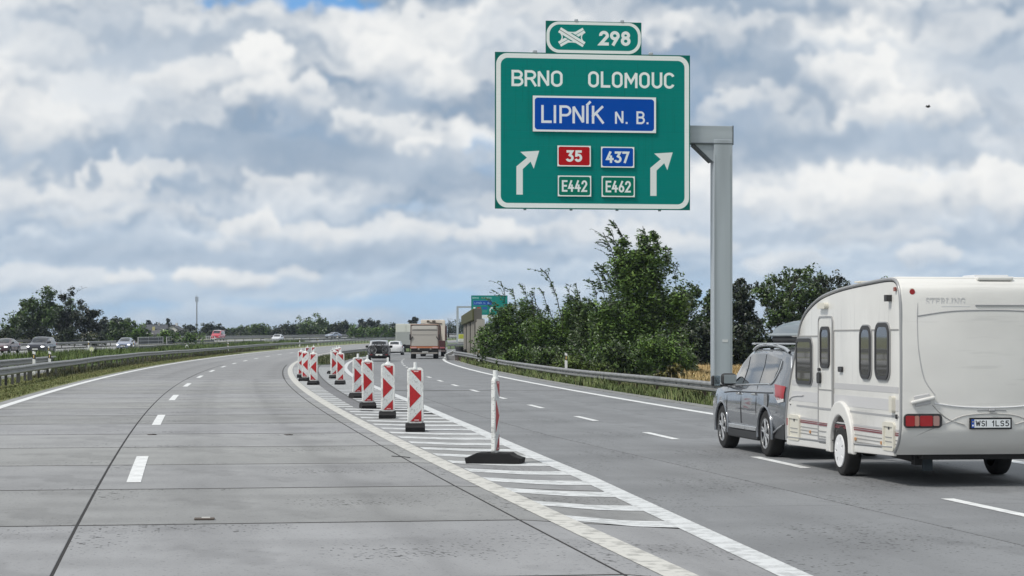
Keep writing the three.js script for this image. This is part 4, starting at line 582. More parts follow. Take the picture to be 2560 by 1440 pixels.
function car(name, label, kind, body, [x, y, z], heading, opt = {}) {
  const K = CAR[kind], t = thing(name, label, opt.category ?? 'car', [x, y, z], Math.PI / 2 - heading, opt.group), S = surf(K.st), r = K.r, bodyMesh = part('body', carShell(K.st, K.wb.map((q) => [q, r + 0.055, r])), body, t);
  part('underbody', [box(K.st[0][0] * 1.75, 0.12, 1.1, 0, 0.28, 0), box(0.75, 0.35, 1.0, K.wb[0], 0.42, 0), box(0.75, 0.35, 1.0, K.wb[1], 0.42, 0)], chassisMat, t);
  for (const s of [-1, 1]) {
    K.glass.forEach((c) => part('side_window', sideGlass(S, c, s), glass, t));
    part('door_seam', [[K.glass[0][0][0] + 0.02, 0], [K.glass[0][1][0] - 0.02, 0], [K.glass[1][1][0] + 0.04, 0.18]].map(([q, lift]) => { const a = S.at(q), h = a[3] - a[2]; return tube([[q, a[3], s * (a[1] * 0.957)], [q - 0.02, a[2] + 0.62 * h, s * (a[1] * 1.0 + 0.001)], [q - 0.02, a[2] + (0.26 + lift) * h, s * (a[1] * 0.99 + 0.001)]], 0.006, 8, 4); }), plastic, t);
    for (const q of [K.glass[0][1][0] + 0.12, K.glass[1][1][0] + 0.14]) { const a = S.at(q); part('door_handle', rbox(0.2, 0.035, 0.04, 0.014, q, a[2] + (a[3] - a[2]) * 0.84, s * (a[1] * 0.985 + 0.014)), opt.handles ?? body, t); }
    const m = K.glass[0][0][0] - 0.3, a = S.at(m), mir = part('mirror', [rbox(0.15, 0.19, 0.25, 0.06, m - 0.02, a[3] + 0.10, s * (a[1] + 0.05), 0, s * 0.15, 0, 3), rbox(0.07, 0.05, 0.16, 0.02, m + 0.02, a[3] + 0.02, s * (a[1] + 0.02))], opt.mirrorMat ?? body, t); part('mirror_glass', rbox(0.012, 0.14, 0.2, 0.005, m - 0.098, a[3] + 0.10, s * (a[1] + 0.04), 0, s * 0.15, 0), opt.mirrorGlass ?? glass, mir);
    wheel(t, K.wb[0], s * (K.st[5][1] - 0.13), r, 0.23, s, 'alloy', opt.spokes ?? 5); wheel(t, K.wb[1], s * (K.st[5][1] - 0.13), r, 0.23, s, 'alloy', opt.spokes ?? 5);
    const f = K.st[1], fy = lerp(f[2], f[3], 0.78); part('headlight', rbox(0.34, 0.13, 0.3, 0.05, f[0] - 0.1, fy, s * (f[1] * 0.86), 0, s * 0.55, 0), opt.lightsOn ? headMat : clearLens, t);
    const q = K.st.length - 3, b = K.st[q]; if (opt.tail !== false) part('tail_light', rbox(0.16, 0.22, 0.26, 0.05, b[0] + 0.02, lerp(b[2], b[3], 0.82), s * (b[1] * 0.88), 0, s * -0.4, 0), redLens, t);
  }
  part('windscreen', topGlass(S, K.screen[0], K.screen[1], K.screen[2]), glass, t); part('rear_window', topGlass(S, K.rear[0], K.rear[1], K.rear[2], 0.012), glass, t);
  const f0 = K.st[0], fb = K.st[1]; part('grille', rbox(0.06, 0.16, fb[1] * 1.0, 0.03, f0[0] - 0.01, lerp(fb[2], fb[3], 0.62), 0), plastic, t); part('lower_intake', rbox(0.06, 0.14, fb[1] * 1.5, 0.03, fb[0] + 0.0, fb[2] + 0.14, 0), plastic, t); part('number_plate', rbox(0.02, 0.11, 0.52, 0.004, f0[0] + 0.02, fb[2] + 0.2, 0), plateMat, t);
  const e = K.st[K.st.length - 1]; part('rear_plate', rbox(0.02, 0.11, 0.52, 0.004, e[0] - 0.008, lerp(e[2], e[3], 0.55), 0), plateMat, t); part('rear_bumper', rbox(0.14, 0.2, K.st[6][1] * 1.72, 0.05, e[0] + 0.07, e[2] - 0.03, 0), plastic, t);
  return { t, S, K, bodyMesh };
}
// ---- towing car
const suvPaint = P(rgb(0.19, 0.204, 0.224), 0.24, 0.55, { clearcoat: 1, clearcoatRoughness: 0.03 });
{
  const c = car('tow_car', 'grey blue SUV with roof box towing the white caravan', 'suv', suvPaint, [4.53, 0.0, -34.65], -0.15, { handles: chrome, spokes: 6, mirrorMat: plastic, mirrorGlass: M(rgb(0.3, 0.34, 0.36), 0.1, 0.5), tail: false }), { t, S, K } = c;
  for (const s of [-1, 1]) {
    const rail = []; for (let k = 0; k <= 10; k++) { const x = lerp(0.1, -1.85, k / 10), a = S.at(x); rail.push([x, a[4] - 0.005 + 0.05 * Math.sin(Math.PI * k / 10) ** 0.5, s * (a[5] - 0.01)]); } part('roof_rail', tube(rail, 0.024, 24, 8), chrome, t);
    // bright trim along the foot and round the end of the side glass
    const belt = []; for (let k = 0; k <= 12; k++) { const x = lerp(0.95, -1.56, k / 12); belt.push(S.sidePt(x, 0.0 + 0.07 * (0.95 - x) / 2.5, s, 0.012)); } belt.push(S.sidePt(-1.66, 0.22, s, 0.012), S.sidePt(-1.71, 0.5, s, 0.012), S.sidePt(-1.72, 0.84, s, 0.012)); part('window_trim', tube(belt, 0.013, 40, 6), chrome, t);
    const cr = []; for (let k = 0; k <= 14; k++) { const x = lerp(1.15, -1.75, k / 14), a = S.at(x), h = a[3] - a[2]; cr.push([x, a[2] + 0.87 * h, s * (a[1] * 0.984 + 0.002)]); } part('shoulder_crease', tube(cr, 0.011, 30, 5), M(rgb(0.02, 0.022, 0.028), 0.5), t);
    part('sill_trim', [rbox(1.0, 0.07, 0.03, 0.012, 0.33, 0.40, s * 0.895), rbox(0.62, 0.07, 0.03, 0.012, -0.52, 0.40, s * 0.895)], chrome, t); part('sill', rbox(1.86, 0.14, 0.06, 0.03, 0, 0.29, s * 0.865), plastic, t);
    for (const x of K.wb) { const arc = []; for (let k = 0; k <= 14; k++) { const a = lerp(-0.18, Math.PI + 0.18, k / 14); arc.push([x + Math.cos(a) * 0.415, 0.355 + Math.sin(a) * 0.415, s * 0.888]); } part('arch_trim', tube(arc, 0.026, 28, 6), suvPaint, t); }
    // wrap-round rear lamps
    const lamp = (x0, x1, y0, y1, mat, n) => part(n, patch((a, b) => { const x = lerp(x0 - 0.16 * (1 - b), x1, a), q = S.at(x), y = lerp(y0, y1, b) - 0.05 * (1 - a) * (0.5 - b), h = q[3] - q[2], k = clamp((y - q[2]) / h), zz = k > 0.86 ? lerp(q[1] * 0.985, q[1] * 0.955, (k - 0.86) / 0.14) : lerp(q[1], q[1] * 0.985, clamp((k - 0.6) / 0.26)); return [x - 0.006, y, s * (zz + 0.014)]; }, 8, 4), mat, t);
    lamp(-1.78, -2.25, 0.93, 1.09, redLens, 'tail_light'); lamp(-1.9, -2.25, 0.86, 0.905, clearLens, 'reversing_light'); lamp(-1.86, -2.25, 0.905, 0.93, redLens, 'tail_light');
    part('tail_light', rbox(0.05, 0.2, 0.34, 0.03, -2.30, 1.0, s * 0.62, 0, s * -0.25, 0), redLens, t);
    part('bumper_cladding', extr(shapeOf([[-1.72, .3], [-1.72, .36], [-2.2, .52], [-2.3, .52], [-2.3, .3]]), 0.02).translate(0, 0, s > 0 ? 0.836 : -0.856), plastic, t); part('bumper_trim', tube([[-1.73, 0.37, s * 0.872], [-2.0, 0.46, s * 0.865], [-2.24, 0.53, s * 0.835]], 0.012, 14, 6), alloy, t);
  }
  part('fuel_flap', extr(roundedRect(0.2, 0.2, 0.06, -1.42, 0.86), 0.006).translate(0, 0, -0.905), suvPaint, t);
  part('tow_hitch', [bar([-2.2, 0.42, 0], [-2.5, 0.42, 0], 0.03, 8), new THREE.SphereGeometry(0.035, 12, 8).translate(-2.5, 0.47, 0)], plastic, t);
  // extended towing mirror on the right wing
  part('towing_mirror', [rbox(0.08, 0.19, 0.14, 0.03, 0.8, 1.12, 1.36), bar([0.82, 1.09, 1.0], [0.82, 1.06, 1.34], 0.016, 6)], plastic, t); part('towing_mirror', [rbox(0.07, 0.17, 0.15, 0.03, 1.12, 1.11, -1.05, 0, 0.2, 0), bar([1.1, 1.02, -0.8], [1.12, 1.04, -1.02], 0.016, 6)], plastic, t); part('mirror_glass', rbox(0.01, 0.16, 0.1, 0.004, 1.08, 1.11, -1.03, 0, 0.2, 0), M(rgb(0.45, 0.55, 0.6), 0.08, 0.8), t);
  // cross bars
  const bars = [0.05, -0.62, -1.2]; for (const x of bars) part('cross_bar', rbox(0.12, 0.03, 1.42, 0.012, x, 1.715, 0), chrome, t); for (const x of bars) for (const s of [-1, 1]) part('bar_foot', rbox(0.1, 0.09, 0.06, 0.02, x, 1.68, s * 0.58), plastic, t);
}
{ // roof box: shell in two halves, resting on the bars
  const th = -0.15, t = thing('roof_box', 'grey roof box with rounded nose on top of the SUV', 'roof box', [4.74, 1.73, -34.30], Math.PI / 2 - th);
  const sec = (x, w, h) => { const r = []; for (let k = 0; k <= 12; k++) { const a = Math.PI * k / 12; r.push([x, Math.pow(Math.sin(a), 0.55) * h, -Math.cos(a) * w]); } return r; };
  const lid = [[1.04, .32, .04], [1.01, .38, .11], [0.9, .415, .17], [0.68, .43, .215], [0.35, .438, .24], [-0.1, .44, .25], [-0.8, .44, .25], [-1.0, .43, .22], [-1.06, .40, .12]].map(([x, w, h]) => sec(x, w, h)), pos = [], idx = [], n = 13; for (const r of lid) for (const p of r) pos.push(p[0], p[1] + 0.12, p[2]);
  for (let i = 0; i < lid.length - 1; i++) for (let j = 0; j < n - 1; j++) { const a = i * n + j; idx.push(a, a + 1, a + n, a + 1, a + n + 1, a + n); } const g = new THREE.BufferGeometry(); g.setAttribute('position', new THREE.Float32BufferAttribute(pos, 3)); g.setIndex(idx); g.computeVertexNormals();
  part('lid', g, P(rgb(0.19, 0.23, 0.26), 0.45, 0.2, { clearcoat: 0.3 }), t); part('rim', [rbox(2.1, 0.045, 0.9, 0.02, -0.02, 0.125, 0)], M(rgb(0.3, 0.34, 0.36), 0.5), t); part('tray', [rbox(2.0, 0.11, 0.82, 0.05, -0.02, 0.055, 0)], plastic, t);
}
// ---- caravan
{
  const th = -0.14, cos = Math.cos(th), sin = Math.sin(th), hw = 1.1, P0 = [4.33, -28.6], t = thing('caravan', 'white touring caravan towed by the grey SUV, at the right edge', 'caravan', [P0[0] + cos * hw, 0, P0[1] + sin * hw], Math.PI / 2 - th);
  const cream = P(rgb(0.74, 0.735, 0.71), 0.42, 0, { clearcoat: 0.4, clearcoatRoughness: 0.2, map: noiseTexture(512, (u, v) => { const n = 0.97 + 0.10 * fbm(u * 4, v * 3, 701, 4, 4, 3) - 0.10 * smooth(0.2, 0.7, fbm(u * 40, v * 3, 702, 3, 40, 3)); return [n, n, n * 0.992]; }, [0.5, 0.5]) }), ivory = M(rgb(0.66, 0.64, 0.56), 0.5), alu = M(rgb(0.36, 0.365, 0.37), 0.4, 0.4), dark = M(rgb(0.03, 0.03, 0.032), 0.5), grey = M(rgb(0.36, 0.365, 0.375), 0.6), stripe = M(rgb(0.50, 0.50, 0.505), 0.5), maroon = M(rgb(0.20, 0.045, 0.055), 0.5), seam = M(rgb(0.30, 0.30, 0.295), 0.7);
  const wg = P(rgb(0.055, 0.052, 0.05), 0.05, 0, { clearcoat: 1, clearcoatRoughness: 0.02 });
  // side profile, nose to tail
  const top = [[2.74, .34], [2.76, .55], [2.70, .85], [2.55, 1.18], [2.33, 1.5], [2.12, 1.82], [2.0, 1.99], [1.82, 2.12], [1.55, 2.22], [1.03, 2.345], [.5, 2.41], [-.1, 2.455], [-1.0, 2.495], [-2.1, 2.52], [-2.25, 2.50], [-2.36, 2.43], [-2.42, 2.30], [-2.455, 1.8], [-2.46, 1.3], [-2.455, .98], [-2.45, .76], [-2.43, .66], [-2.35, .53], [-2.22, .42]];
  const prof = new THREE.Shape(); prof.moveTo(...top[0]); prof.splineThru(top.slice(1, 13).map((p) => new THREE.Vector2(...p))); prof.splineThru(top.slice(13).map((p) => new THREE.Vector2(...p)));
  prof.lineTo(-0.46, 0.38); prof.absarc(0, 0.40, 0.46, Math.PI, 0, true); prof.lineTo(0.46, 0.36); prof.lineTo(2.70, 0.30); prof.closePath();
  part('body', toCreasedNormals(extr(prof, 2 * hw - 0.06, 0.03, 10).translate(0, 0, -(hw - 0.03)), 0.5), cream, t);
  const z0 = -hw - 0.0, Lz = (g) => g.rotateY(Math.PI).translate(0, 0, 0);   // shapes for the left flank are drawn in (-x, y) and turned to face -z
  const flank = (name, shape, depth, out, mat, label, parent = t) => part(name, extr(shape, depth).scale(-1, 1, -1).translate(0, 0, z0 - out + depth), mat, parent, label), fx = (shape) => shape;
  // after the scale(-1, 1, -1) a shape drawn at (-x, y) lies at x on the left flank, facing outwards
  const R = (x0, x1, y0, y1, r) => roundedRect(Math.abs(x1 - x0), y1 - y0, r, -(x0 + x1) / 2, (y0 + y1) / 2), F = (x0, x1, y0, y1, r, w) => frameShape(Math.abs(x1 - x0), y1 - y0, r, w, -(x0 + x1) / 2, (y0 + y1) / 2), line = (x0, x1, y, h, mat, out = 0.004, name = 'trim_line') => flank(name, R(x0, x1, y - h / 2, y + h / 2, Math.min(h / 2.1, 0.004)), 0.004, out, mat);
  // corner trim that follows the profile
  const outline = top.map(([x, y]) => [x, y, z0 + 0.012]), trimPts = outline.map(([x, y, z]) => [x - Math.sign(x) * 0.0, y, z - 0.012]); part('edge_trim', tube(trimPts, 0.022, 90, 6), alu, t); part('edge_trim', tube(trimPts.map(([x, y, z]) => [x, y, -z]), 0.022, 90, 6), alu, t);
  part('edge_gap', tube(trimPts.slice(4, 19).map(([x, y, z], i) => [x * (x < -2 ? 0.986 : 0.992), y * (y > 2 ? 0.99 : 1), z + 0.008]), 0.012, 80, 5), dark, t);
  const window = (name, x0, x1, y0, y1, r) => { const w = new THREE.Group(); w.name = name; t.add(w); flank('frame', F(x0 + 0.02, x1 - 0.02, y0 - 0.02, y1 + 0.02, r + 0.02, 0.05), 0.03, 0.03, dark, null, w); flank('pane', R(x0 - 0.01, x1 + 0.01, y0 + 0.01, y1 - 0.01, r), 0.024, 0.024, wg, null, w); flank('trim', F(x0 + 0.035, x1 - 0.035, y0 - 0.035, y1 + 0.035, r + 0.03, 0.02), 0.02, 0.018, alu, null, w); };
  window('window', 2.16, 1.40, 1.18, 1.78, 0.1); window('window', -0.86, -1.28, 1.31, 1.94, 0.13); window('window', -1.50, -2.02, 1.31, 1.97, 0.13);
  // door
  { const d = new THREE.Group(); d.name = 'door'; t.add(d); flank('leaf', R(1.06, 0.42, 0.40, 2.08, 0.07), 0.012, 0.012, cream, null, d); flank('frame', F(1.08, 0.40, 0.38, 2.10, 0.09, 0.022), 0.02, 0.02, alu, null, d); flank('window_frame', F(0.95, 0.51, 1.40, 1.96, 0.11, 0.045), 0.034, 0.034, dark, null, d); flank('pane', R(0.92, 0.54, 1.43, 1.93, 0.09), 0.026, 0.026, wg, null, d); flank('hinge_side', R(0.42, 0.36, 0.45, 1.9, 0.01), 0.012, 0.014, seam, null, d); flank('handle', R(1.04, 0.92, 1.19, 1.34, 0.04), 0.04, 0.05, dark, null, d); flank('keyhole', R(1.03, 0.95, 1.36, 1.40, 0.015), 0.02, 0.04, dark, null, d); line(1.05, 0.44, 1.11, 0.012, seam, 0.02); flank('step_plate', R(1.0, 0.46, 0.42, 0.45, 0.01), 0.014, 0.03, alu, null, d); }
  // bands and grooves
  const broad = [[2.45, 1.09], [0.37, -2.36]]; for (const [a, b] of broad) { line(a, b, 1.175, 0.075, stripe, 0.0035, 'pale_band'); line(a + 0.02, b, 0.99, 0.14, M(rgb(0.575, 0.575, 0.58), 0.5), 0.0035, 'pale_band'); line(a - (a > 2 ? 0.25 : 0), b, 0.855, 0.022, grey, 0.006); line(a, b, 1.89 + (a > 2 ? -0.06 : 0.015), 0.018, seam, 0.006); line(Math.min(a + 0.22, 2.66), b, 0.655, 0.012, maroon, 0.006, 'maroon_stripe'); line(Math.min(a + 0.22, 2.66), b, 0.63, 0.018, maroon, 0.006, 'maroon_stripe'); line(Math.min(a + 0.22, 2.66), b, 0.69, 0.02, stripe, 0.006); }
  for (const y of [0.565, 0.52, 0.475]) for (const [a, b] of [[2.62, 1.1], [0.36, 0.50], [-0.5, -2.34]]) line(a, b, y, 0.012, seam, 0.005, 'groove'); line(1.04, 0.46, 0.655, 0.012, maroon, 0.022, 'maroon_stripe'); line(1.04, 0.46, 0.63, 0.018, maroon, 0.022, 'maroon_stripe'); line(1.04, 0.46, 0.855, 0.022, grey, 0.022); line(1.04, 0.46, 0.545, 0.012, seam, 0.02, 'groove'); line(1.04, 0.46, 0.475, 0.012, seam, 0.02, 'groove');
  part('swoosh', tube([[2.52, 0.86, z0 - 0.004], [2.60, 0.90, z0 - 0.004], [2.5, 0.955, z0 - 0.004], [2.2, 0.99, z0 - 0.004], [1.85, 1.0, z0 - 0.004]], 0.012, 20, 5), stripe, t);
  part('line_end', cyl(0.028, 0.028, 0.02, -2.3, 0.855, z0 - 0.01, 'z', 12), dark, t);
  // hatches, sockets, lamps
  const hatch = (x0, x1, y0, y1) => { const h = new THREE.Group(); h.name = 'service_hatch'; t.add(h); flank('frame', F(x0, x1, y0, y1, 0.05, 0.055), 0.03, 0.03, ivory, null, h); flank('flap', R(x0 - Math.sign(x0 - x1) * 0.05, x1 + Math.sign(x0 - x1) * 0.05, y0 + 0.05, y1 - 0.05, 0.02), 0.014, 0.014, ivory, null, h); flank('lock', R((x0 + x1) / 2 + 0.025, (x0 + x1) / 2 - 0.025, lerp(y0, y1, 0.74), lerp(y0, y1, 0.84), 0.01), 0.03, 0.02, dark, null, h); for (const q of [0.3, 0.45]) flank('louvre', R(x0 - 0.08, x1 + 0.08, lerp(y0, y1, q), lerp(y0, y1, q) + 0.012, 0.004), 0.02, 0.018, seam, null, h); };
  hatch(2.58, 2.0, 0.36, 0.72); hatch(-1.80, -2.24, 0.43, 0.78);
  flank('socket_cover', R(-2.12, -2.24, 0.90, 1.10, 0.03), 0.05, 0.05, ivory); flank('side_lamp', R(-2.0, -2.10, 2.25, 2.33, 0.01), 0.07, 0.07, dark); flank('marker', R(-2.24, -2.30, 2.37, 2.42, 0.01), 0.02, 0.03, M(rgb(0.3, 0.1, 0.08), 0.4)); flank('awning_lamp', R(0.98, 0.62, 2.20, 2.28, 0.035), 0.06, 0.06, ivory); flank('water_inlet', R(0.10, -0.06, 1.36, 1.43, 0.02), 0.03, 0.03, dark); flank('front_marker', R(2.68, 2.6, 0.56, 0.66, 0.01), 0.02, 0.02, redLens);
  for (const x of [1.5, -0.62, -1.7]) flank('side_reflector', R(x + 0.03, x - 0.03, 0.49, 0.53, 0.012), 0.014, 0.014, M(rgb(0.5, 0.25, 0.1), 0.4));
  // wheel arch, wheels, skirt
  for (const s of [-1, 1]) {
    const arch = new THREE.Shape(); arch.absarc(0, 0.38, 0.58, 0, Math.PI, false); arch.lineTo(-0.58, 0.33); arch.lineTo(-0.43, 0.33); arch.lineTo(-0.43, 0.38); arch.absarc(0, 0.38, 0.43, Math.PI, 0, true); arch.lineTo(0.43, 0.31); arch.lineTo(0.58, 0.31); arch.closePath(); part('wheel_arch', extr(arch, 0.03, 0.02, 20).translate(0, 0, s > 0 ? hw - 0.0 : -hw - 0.03), cream, t);
    part('arch_liner', [box(0.9, 0.55, 0.04, 0, 0.62, s * (hw - 0.3)), box(0.9, 0.05, 0.3, 0, 0.84, s * (hw - 0.18))], chassisMat, t);
    wheel(t, 0, s * (hw - 0.075), 0.325, 0.2, s, 'cover');
    for (const [a, b] of [[0.60, 2.68], [-0.60, -2.2]]) { const y = a > 0 ? 0.345 : 0.405; part('skirt', rbox(Math.abs(b - a), 0.1, 0.05, 0.012, (a + b) / 2, y, s * (hw - 0.005), 0, 0, a > 0 ? -0.012 : -0.02), cream, t); part('skirt_rail', rbox(Math.abs(b - a), 0.02, 0.03, 0.008, (a + b) / 2, y + 0.06, s * (hw + 0.018), 0, 0, a > 0 ? -0.012 : -0.02), alu, t); }
  }
  // roof fittings
  part('roof_vent', [rbox(0.18, 0.09, 0.18, 0.02, 0.1, 2.49, -0.75), rbox(0.24, 0.02, 0.24, 0.008, 0.1, 2.545, -0.75)], ivory, t); part('rooflight', [rbox(0.5, 0.06, 0.56, 0.02, -2.0, 2.525, 0.12), rbox(0.42, 0.03, 0.44, 0.012, -2.0, 2.56, 0.12)], M(rgb(0.7, 0.71, 0.72), 0.4), t);
  // ---- rear wall: drawn in (z, y) looking at it from behind; z runs to the right
  const xr = (y) => { for (let i = 13; i < top.length - 1; i++) if (y <= top[i][1] && y >= top[i + 1][1]) return lerp(top[i][0], top[i + 1][0], (top[i][1] - y) / (top[i][1] - top[i + 1][1] || 1)); return -2.45; };
  const rear = (name, shape, depth, y, out, mat, parent = t, tilt = 0) => part(name, extr(shape, depth).rotateZ(0).rotateY(-Math.PI / 2).translate(xr(y) - 0.03 - out + depth, 0, 0), mat, parent);   // (z, y, thickness) -> faces -x
  const rt = (pts, r, mat, name, seg = 30) => part(name, tube(pts.map(([z, y]) => [xr(y) - 0.032, y, z]), r, seg, 5), mat, t);
  rt([[-0.90, 2.07], [-0.5, 2.125], [0, 2.14], [0.5, 2.125], [0.9, 2.07]], 0.011, grey, 'moulding_line'); rt([[-0.86, 2.42], [-0.9, 2.2], [-0.91, 1.95], [-0.89, 1.6], [-0.82, 1.3], [-0.7, 1.13]], 0.007, M(rgb(0.5, 0.5, 0.5), 0.6), 'moulding_line'); rt([[0.86, 2.42], [0.9, 2.2], [0.91, 1.95], [0.89, 1.6], [0.82, 1.3], [0.7, 1.13]], 0.007, M(rgb(0.5, 0.5, 0.5), 0.6), 'moulding_line');
  rt([[-0.84, 2.455], [-0.4, 2.47], [0.0, 2.472], [0.4, 2.47], [0.84, 2.455]], 0.018, grey, 'top_recess');
  part('top_bar', rbox(0.03, 0.02, 1.2, 0.008, xr(2.2) - 0.035, 2.20, 0.42), grey, t);
  part('slot', rbox(0.06, 0.035, 0.40, 0.01, xr(2.47) - 0.01, 2.485, 0.12), dark, t); part('slot_hood', rbox(0.14, 0.05, 0.46, 0.02, xr(2.47) + 0.02, 2.525, 0.12), cream, t);
  { const font = await new FontLoader().loadAsync('fonts/droid/droid_serif_regular.typeface.json'), g = new TextGeometry('STERLING', { font, size: 0.085, depth: 0.004, curveSegments: 3 }); g.computeBoundingBox(); const w = g.boundingBox.max.x; g.scale(0.5 / w, 1, 1).rotateY(-Math.PI / 2).translate(xr(2.23) - 0.031, 2.205, -0.80); part('lettering', g, M(rgb(0.60, 0.605, 0.61), 0.6), t); part('lettering_underline', rbox(0.006, 0.012, 0.36, 0.002, xr(2.18) - 0.033, 2.185, -0.42), M(rgb(0.62, 0.63, 0.63), 0.6), t); }
  for (const s of [-1, 1]) { part('marker_lamp', [cyl(0.034, 0.03, 0.03, xr(2.36) - 0.04, 2.36, s * 0.96, 'x', 16)], redLens, t); part('marker_ring', cyl(0.045, 0.045, 0.012, xr(2.36) - 0.032, 2.36, s * 0.96, 'x', 18), ivory, t); }
  // lamps
  for (const s of [-1, 1]) {
    const l = new THREE.Group(); l.name = 'tail_lamp'; t.add(l); rear('housing', roundedRect(0.47, 0.17, 0.05, s * 0.845, 0.81), 0.05, 0.81, 0.035, dark, l); const seg = (z, w, h, mat, n, y = 0.81) => rear(n, roundedRect(w, h, 0.018, s * z, y), 0.05, 0.81, 0.045, mat, l);
    seg(1.01, 0.11, 0.125, redLens, 'red_lens'); seg(0.925, 0.055, 0.125, M(rgb(0.42, 0.2, 0.16), 0.3), 'amber_lens'); seg(0.81, 0.155, 0.125, redLens, 'red_lens'); seg(0.685, 0.075, 0.12, M(rgb(0.36, 0.22, 0.2), 0.3), 'clear_lens');
    const h = new THREE.Group(); h.name = 'grab_handle'; t.add(h); part('recess', rbox(0.03, 0.13, 0.2, 0.012, xr(1.06) - 0.033, 1.06, s * 0.85, s * 0.18, 0, 0), stripe, h); part('grip', rbox(0.05, 0.045, 0.31, 0.02, xr(1.06) - 0.06, 1.06, s * 0.85, s * 0.22, 0, 0), cream, h);
  }
  // crossing ridges round the plate
  const soft = M(rgb(0.5, 0.49, 0.47), 0.6); for (const s of [-1, 1]) { rt([[s * 0.72, 1.0], [s * 0.62, 0.9], [s * 0.5, 0.82], [s * 0.32, 0.76]], 0.009, soft, 'ridge', 16); rt([[s * 0.98, 0.60], [s * 0.8, 0.68], [s * 0.55, 0.78], [s * 0.36, 0.86], [s * 0.2, 0.885], [0, 0.895]], 0.008, soft, 'ridge', 20); }
  rt([[-0.7, 1.02], [-0.4, 0.98], [0, 0.965], [0.4, 0.98], [0.7, 1.02]], 0.01, M(rgb(0.72, 0.73, 0.74), 0.5), 'ridge', 24); part('lock_cover', [rbox(0.03, 0.035, 0.08, 0.012, xr(0.93) - 0.045, 0.935, 0.02)], grey, t); rt([[-0.16, 0.932], [0.02, 0.938], [0.2, 0.932]], 0.008, grey, 'ridge', 10);
  { const tex = canvasTexture(624, 168, (g, w, h) => { g.fillStyle = '#0b0c10'; g.fillRect(0, 0, w, h); g.fillStyle = '#dfe4e6'; g.fillRect(22, 22, w - 44, h - 44); g.fillStyle = '#1f4fa8'; g.fillRect(22, 22, 44, h - 44); g.fillStyle = '#c9b24a'; g.beginPath(); g.arc(44, 58, 10, 0, 7); g.fill(); g.fillStyle = '#fff'; g.fillRect(34, 100, 20, 26); lettersIn(g, 'WSI', 84, 256, 128, 88, 15, '#101217', 0.2); lettersIn(g, '1LS5', 326, 584, 128, 88, 15, '#101217', 0.2); }); const p = part('number_plate', rbox(0.024, 0.14, 0.53, 0.006, xr(0.78) - 0.05, 0.775, -0.0), dark, t); part('print', new THREE.PlaneGeometry(0.525, 0.135).rotateY(-Math.PI / 2).translate(xr(0.78) - 0.0635, 0.775, 0), new THREE.MeshStandardMaterial({ map: tex, roughness: 0.45 }), p); }
  // chassis, mudflap, drawbar
  part('chassis', [box(4.3, 0.1, 1.6, 0.2, 0.36, 0), box(0.4, 0.1, 1.5, -2.0, 0.38, 0), beamBetween([2.6, 0.34, -0.7], [4.0, 0.42, 0], 0.07, 0.1), beamBetween([2.6, 0.34, 0.7], [4.0, 0.42, 0], 0.07, 0.1), box(0.3, 0.1, 0.12, 3.95, 0.46, 0), cyl(0.045, 0.045, 1.9, 0, 0.325, 0, 'z')], chassisMat, t); part('corner_steady', [beamBetween([-1.2, 0.32, -0.8], [-1.95, 0.30, -0.75], 0.03, 0.03), beamBetween([-1.2, 0.30, -0.72], [-1.95, 0.27, -0.7], 0.02, 0.02), box(0.14, 0.12, 0.09, -1.95, 0.31, -0.74)], chassisMat, t); part('mudflap', rbox(0.03, 0.18, 0.13, 0.008, -2.0, 0.27, -0.62), M(rgb(0.03, 0.042, 0.05), 0.8), t); part('front_panel', rbox(0.05, 0.25, 2.0, 0.02, 2.72, 0.42, 0), cream, t);
}

// ---------------------------------------------------------------- other traffic
function locate(path, x, z) { let best = 1e9, bs = 0; for (let s = -40; s < 1250; s += 2) { const p = path.at(s, 0), q = Math.hypot(p.x - x, p.z - z); if (q < best) { best = q; bs = s; } } const t = path.heading(bs), p = path.at(bs, 0), d = -((x - p.x) * Math.cos(t) + (z - p.z) * Math.sin(t)); return { s: bs, d, y: path.at(bs, d).y, heading: t }; }
function bicycle(label, [x, y, z], turn, lift, mat) {
  const t = thing('bicycle', label, 'bicycle', [x, y, z], turn, NONE), r = 0.34;
  for (const q of [-0.53, 0.53]) { const w = new THREE.Group(); w.name = 'wheel'; w.position.set(q, r, 0); t.add(w); part('tyre', new THREE.TorusGeometry(r, 0.024, 8, 28), tyreMat, w); part('rim', new THREE.TorusGeometry(r - 0.03, 0.012, 6, 28), alloy, w); const sp = []; for (let k = 0; k < 12; k++) { const a = k / 12 * Math.PI * 2; sp.push(bar([0, 0, 0], [Math.cos(a) * r, Math.sin(a) * r, 0], 0.004, 4)); } part('spokes', sp, alloy, w); }
  part('frame', [bar([-0.53, r, 0], [-0.12, 0.34, 0], 0.018), bar([-0.12, 0.34, 0], [-0.2, 0.86, 0], 0.02), bar([-0.2, 0.78, 0], [0.36, 0.82, 0], 0.02), bar([-0.12, 0.34, 0], [0.36, 0.78, 0], 0.024), bar([-0.53, r, 0], [-0.19, 0.76, 0], 0.015), bar([0.53, r, 0], [0.34, 0.9, 0], 0.022)], mat, t);
  part('saddle', rbox(0.26, 0.06, 0.14, 0.025, -0.22, 0.93, 0), plastic, t); part('handlebar', [bar([0.33, 0.98, -0.3], [0.33, 0.98, 0.3], 0.016), bar([0.34, 0.88, 0], [0.33, 0.98, 0], 0.018)], plastic, t); part('crank', [cyl(0.1, 0.1, 0.02, -0.12, 0.34, 0.03, 'z', 16), bar([-0.12, 0.34, 0.05], [-0.02, 0.2, 0.05], 0.012), bar([-0.12, 0.34, -0.05], [-0.22, 0.48, -0.05], 0.012)], plastic, t);
  return t;
}
